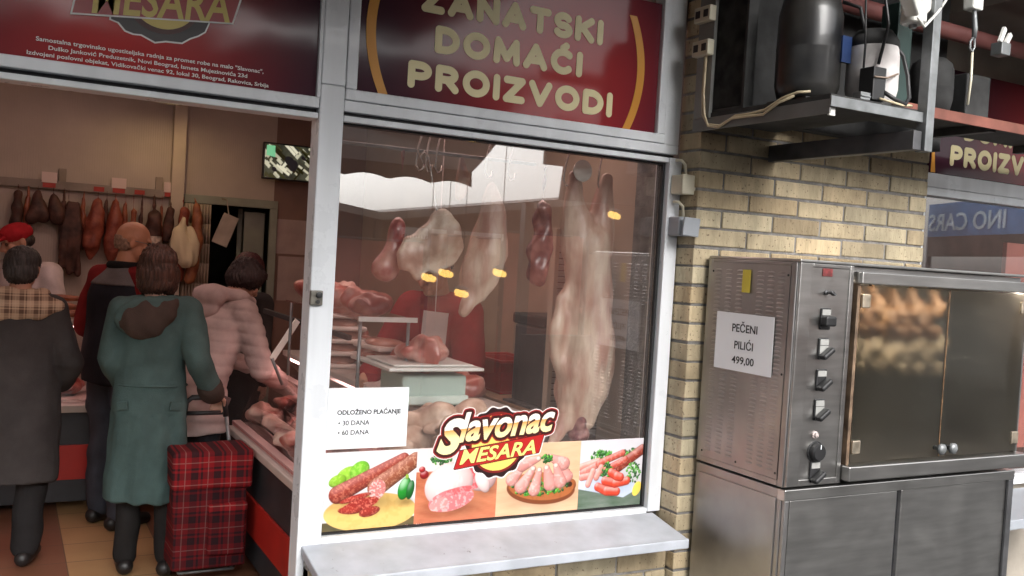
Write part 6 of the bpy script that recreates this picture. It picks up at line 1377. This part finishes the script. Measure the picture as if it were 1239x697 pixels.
MB().prism([(-8, 3.66), (3.85, 2.03), (3.85, 2.10), (-8, 3.74)], -5.0, -9.2).build('roof_slab', rm, mr)
MB().prism([(3.8505, 2.03), (15, 3.63), (15, 3.71), (3.8505, 2.10)], -5.0, -9.2).build('roof_slab', rm, mr)
MB().prism([(-8, 3.64), (3.85, 2.01), (15, 3.61), (15, 3.69), (3.85, 2.09), (-8, 3.72)], -4.95, -4.99).build('eave', ev, mr)
for x in (.5, 3.85, 6.4, 9.2): MB().box((x - .04, -5.15, 0), (x + .04, -5.07, 2.0 + abs(x - 3.85) * .14)).build('post', M_['steel_dark'], mr)
mw = MB().prism([(-8, 0), (5.3, 0), (5.3, 2.20), (3.85, 2.01), (-8, 3.63)], -9.25, -9.4).prism([(5.301, 0), (7.4, 0), (7.4, 2.51), (5.301, 2.21)], -9.25, -9.4).prism([(7.401, 0), (15, 0), (15, 3.60), (7.401, 2.51)], -9.25, -9.4)
mw.build('market_wall', pbr('dark_market_wall', (.13, .06, .045), .8, var=.4, vs=2), None, label='low dark wall behind the market stalls', cat='wall', loc=(3, -9.3, 0))
MB().box((-8, -4.99, 0), (-7.9, -9.2, 3.6)).build('market_side_wall', brn, None, label='end wall of the market roof far to the left', cat='wall', loc=(-8, -7, 0))
for i, (x0, x1, c_) in enumerate(((3.1, 4.3, (.48, .13, .10)), (4.36, 5.3, (.55, .33, .22)), (5.36, 6.5, (.60, .20, .14)), (6.56, 8.2, (.52, .34, .25)), (8.26, 10.5, (.55, .24, .18)))):  # reddish cloths added as reflectors to lift the dark lower window reflection
    tp = empty('reflector_tarp', ((x0 + x1) / 2, -4.75, 0), ('narrow dark red', 'sand brown', 'bright brick red', 'dull brown', 'far reddish')[i] + ' tarp added under the market roof to brighten the window reflection', 'tarp')
    n_ = 40; xs_ = np.linspace(x0, x1, n_); top = 1.78 + .10 * (i % 3)
    m_ = MB(); m_.add([(x, -4.75 + .03 * math.sin(x * 17), .25) for x in xs_] + [(x, -4.75 + .02 * math.sin(x * 17), top + .02 * math.sin(x * 3)) for x in xs_], [(q, q + 1, n_ + q + 1, n_ + q) for q in range(n_ - 1)])
    o = m_.build('tarp_cloth', pbr('tarp_cloth', c_, .9, var=.35, vs=1.6), tp, smooth=True); o.modifiers.new('t', 'SOLIDIFY').thickness = .004
    MB().tube([(x0, -4.75, top), (x1, -4.75, top)], .012, 8).tube([(x0, -4.75, 0), (x0, -4.75, top + .15)], .02, 8).build('tarp_rail', M_['steel_dark'], tp, smooth=True)
for i, (x0, x1) in enumerate(((4.05, 4.62), (4.72, 5.4))):  # pale cloth put in for the bright strips of sky under the roof
    bn = empty('sky_gap_banner', ((x0 + x1) / 2, -4.85, 1.85), ('left', 'right')[i] + ' pale fringed banner standing in for a bright sky gap under the market eave', 'banner')
    MB().box((x0, -4.853, 1.86), (x1, -4.847, 1.945)).build('banner_cloth', pbr('banner_cloth', (.80, .80, .76), .8, var=.2, vs=5), bn)
    fr_ = MB()
    for q in range(int((x1 - x0) / .035)): fr_.box((x0 + q * .035, -4.852, 1.825), (x0 + q * .035 + .02, -4.848, 1.8595))
    fr_.build('fringe', pbr('banner_fringe', (.75, .74, .70), .8), bn)
    MB().tube([(x0 + .05, -4.85, 1.945), (x0 + .05, -4.85, 2.15)], .004).tube([(x1 - .05, -4.85, 1.945), (x1 - .05, -4.85, 2.25)], .004).build('cord', M_['black'], bn)
cols_ = [(.42, .03, .03), (.30, .12, .03), (.08, .16, .04), (.45, .20, .04), (.40, .05, .08)]
for i, x in enumerate((1.2, 3.2, 5.2, 7.2, 9.4)):
    st = empty('market_stall', (x, -5.9, 0), ('leftmost', 'second', 'middle', 'fourth', 'rightmost')[i] + ' market stall of the row behind the photographer', 'stall')
    MB().box((x - .8, -6.3, .78), (x + .8, -5.5, .82)).build('table_top', brn, st)
    MB().box((x - .8, -5.52, .15), (x + .8, -5.505, .779)).build('table_cloth', pbr('stall_cloth', ((.36, .03, .03), (.05, .07, .05), (.42, .04, .04), (.10, .05, .04), (.35, .03, .03))[i], .8), st)
    for dx in (-.75, .75): MB().box((x + dx - .03, -6.28, 0), (x + dx + .03, -6.22, .779)).build('leg', brn, st)
    for j in range(3):
        cr = empty('produce_crate', (x - .5 + j * .5, -5.75, .82), ('left', 'middle', 'right')[j] + ' produce crate on the ' + ('leftmost', 'second', 'middle', 'fourth', 'rightmost')[i] + ' market stall', 'crate')
        cx = x - .5 + j * .5; MB().box((cx - .2, -5.9, .821), (cx + .2, -5.6, .835)).box((cx - .2, -5.9, .8355), (cx - .188, -5.6, .95)).box((cx + .188, -5.9, .8355), (cx + .2, -5.6, .95)).box((cx - .1875, -5.612, .8355), (cx + .1875, -5.6, .95)).build('crate_box', brn, cr)
        pm_ = MB()
        for q in range(14): pm_.ell((cx + RNG.uniform(-.15, .15), -5.75 + RNG.uniform(-.11, .11), .95 + RNG.uniform(-.04, .04)), RNG.uniform(.04, .06))
        pm_.build('produce', pbr('produce_colour', cols_[(i * 3 + j) % 5], .5, var=.3), cr, smooth=True)
ylm = pbr('yellow_lamp', (.8, .55, .1), .4, emit=((1., .58, .14), 2.0))
for i, (x, z) in enumerate(((3.62, 1.42), (3.80, 1.47), (3.98, 1.28), (4.39, 1.50), (5.74, 2.18))):
    ml = empty('market_lamp', (x, -3.0, z), ('leftmost', 'second', 'lowest', 'fourth', 'highest rightmost')[i] + ' lit yellow market lamp reflected in the window', 'lamp')
    bb = MB(); bb.ell((x, -3.0, z), (.048, .045, .042)); bb.ell((x + .05, -3.01, z - .012), (.036, .04, .034)); bb.ell((x - .045, -3.0, z + .010), (.030, .04, .040))
    bb.build('bulb', ylm, ml, smooth=True, voxel=.012, relax=4); MB().lathe([(.02, .03), (.08, .05), (.02, .075)], (x, -3.0, z), 16).build('shade', M_['dark_board'], ml)
    MB().tube([(x, -3.0, z + .07), (x, -3.0, 2.9)], .004, 6).build('cord', M_['black'], ml)
# blue market sign whose lettering shows mirrored in the right hand shop window
bs_ = empty('market_sign', (9.2, -1.2, 2.3), 'blue shop sign with pale letters, reflected in the right hand window', 'sign')
a, b_ = Vector((9.60, -2.1, 0)), Vector((8.8, -.3, 0)); d = (b_ - a).normalized(); nn = Vector((-d.y, d.x, 0)); nn = nn if nn.x < 0 else -nn
blu = pbr('blue_sign_board', (.09, .21, .44), .5, var=.12)
P4 = [a, b_, b_ - nn * .06, a - nn * .06]
MB().add([(p.x, p.y, 2.20) for p in P4] + [(p.x, p.y, 2.58) for p in P4], [(0, 1, 2, 3), (4, 5, 6, 7), (0, 1, 5, 4), (1, 2, 6, 5), (2, 3, 7, 6), (3, 0, 4, 7)]).build('board', blu, bs_)
MB().add([(p.x, p.y, 1.97) for p in P4] + [(p.x, p.y, 2.198) for p in P4], [(0, 1, 2, 3), (4, 5, 6, 7), (0, 1, 5, 4), (1, 2, 6, 5), (2, 3, 7, 6), (3, 0, 4, 7)]).build('lower_panel', brn, bs_)
mid = a + d * .78 + nn * .004
text('lettering', 'INO CARS', pbr('pale_blue_letters', (.62, .72, .80), .5), bs_, mid.x, 2.36, mid.y, width=1.50, height=.20, bold=.01, depth=.004, side=(-d.x, -d.y))
for p in (a - nn * .03, b_ - nn * .03): MB().tube([(p.x, p.y, 0), (p.x, p.y, 2.2)], .04, 10).build('post', M_['steel_dark'], bs_, smooth=True)

for o in bpy.data.objects:
    if o.get('used') is not None: del o['used']
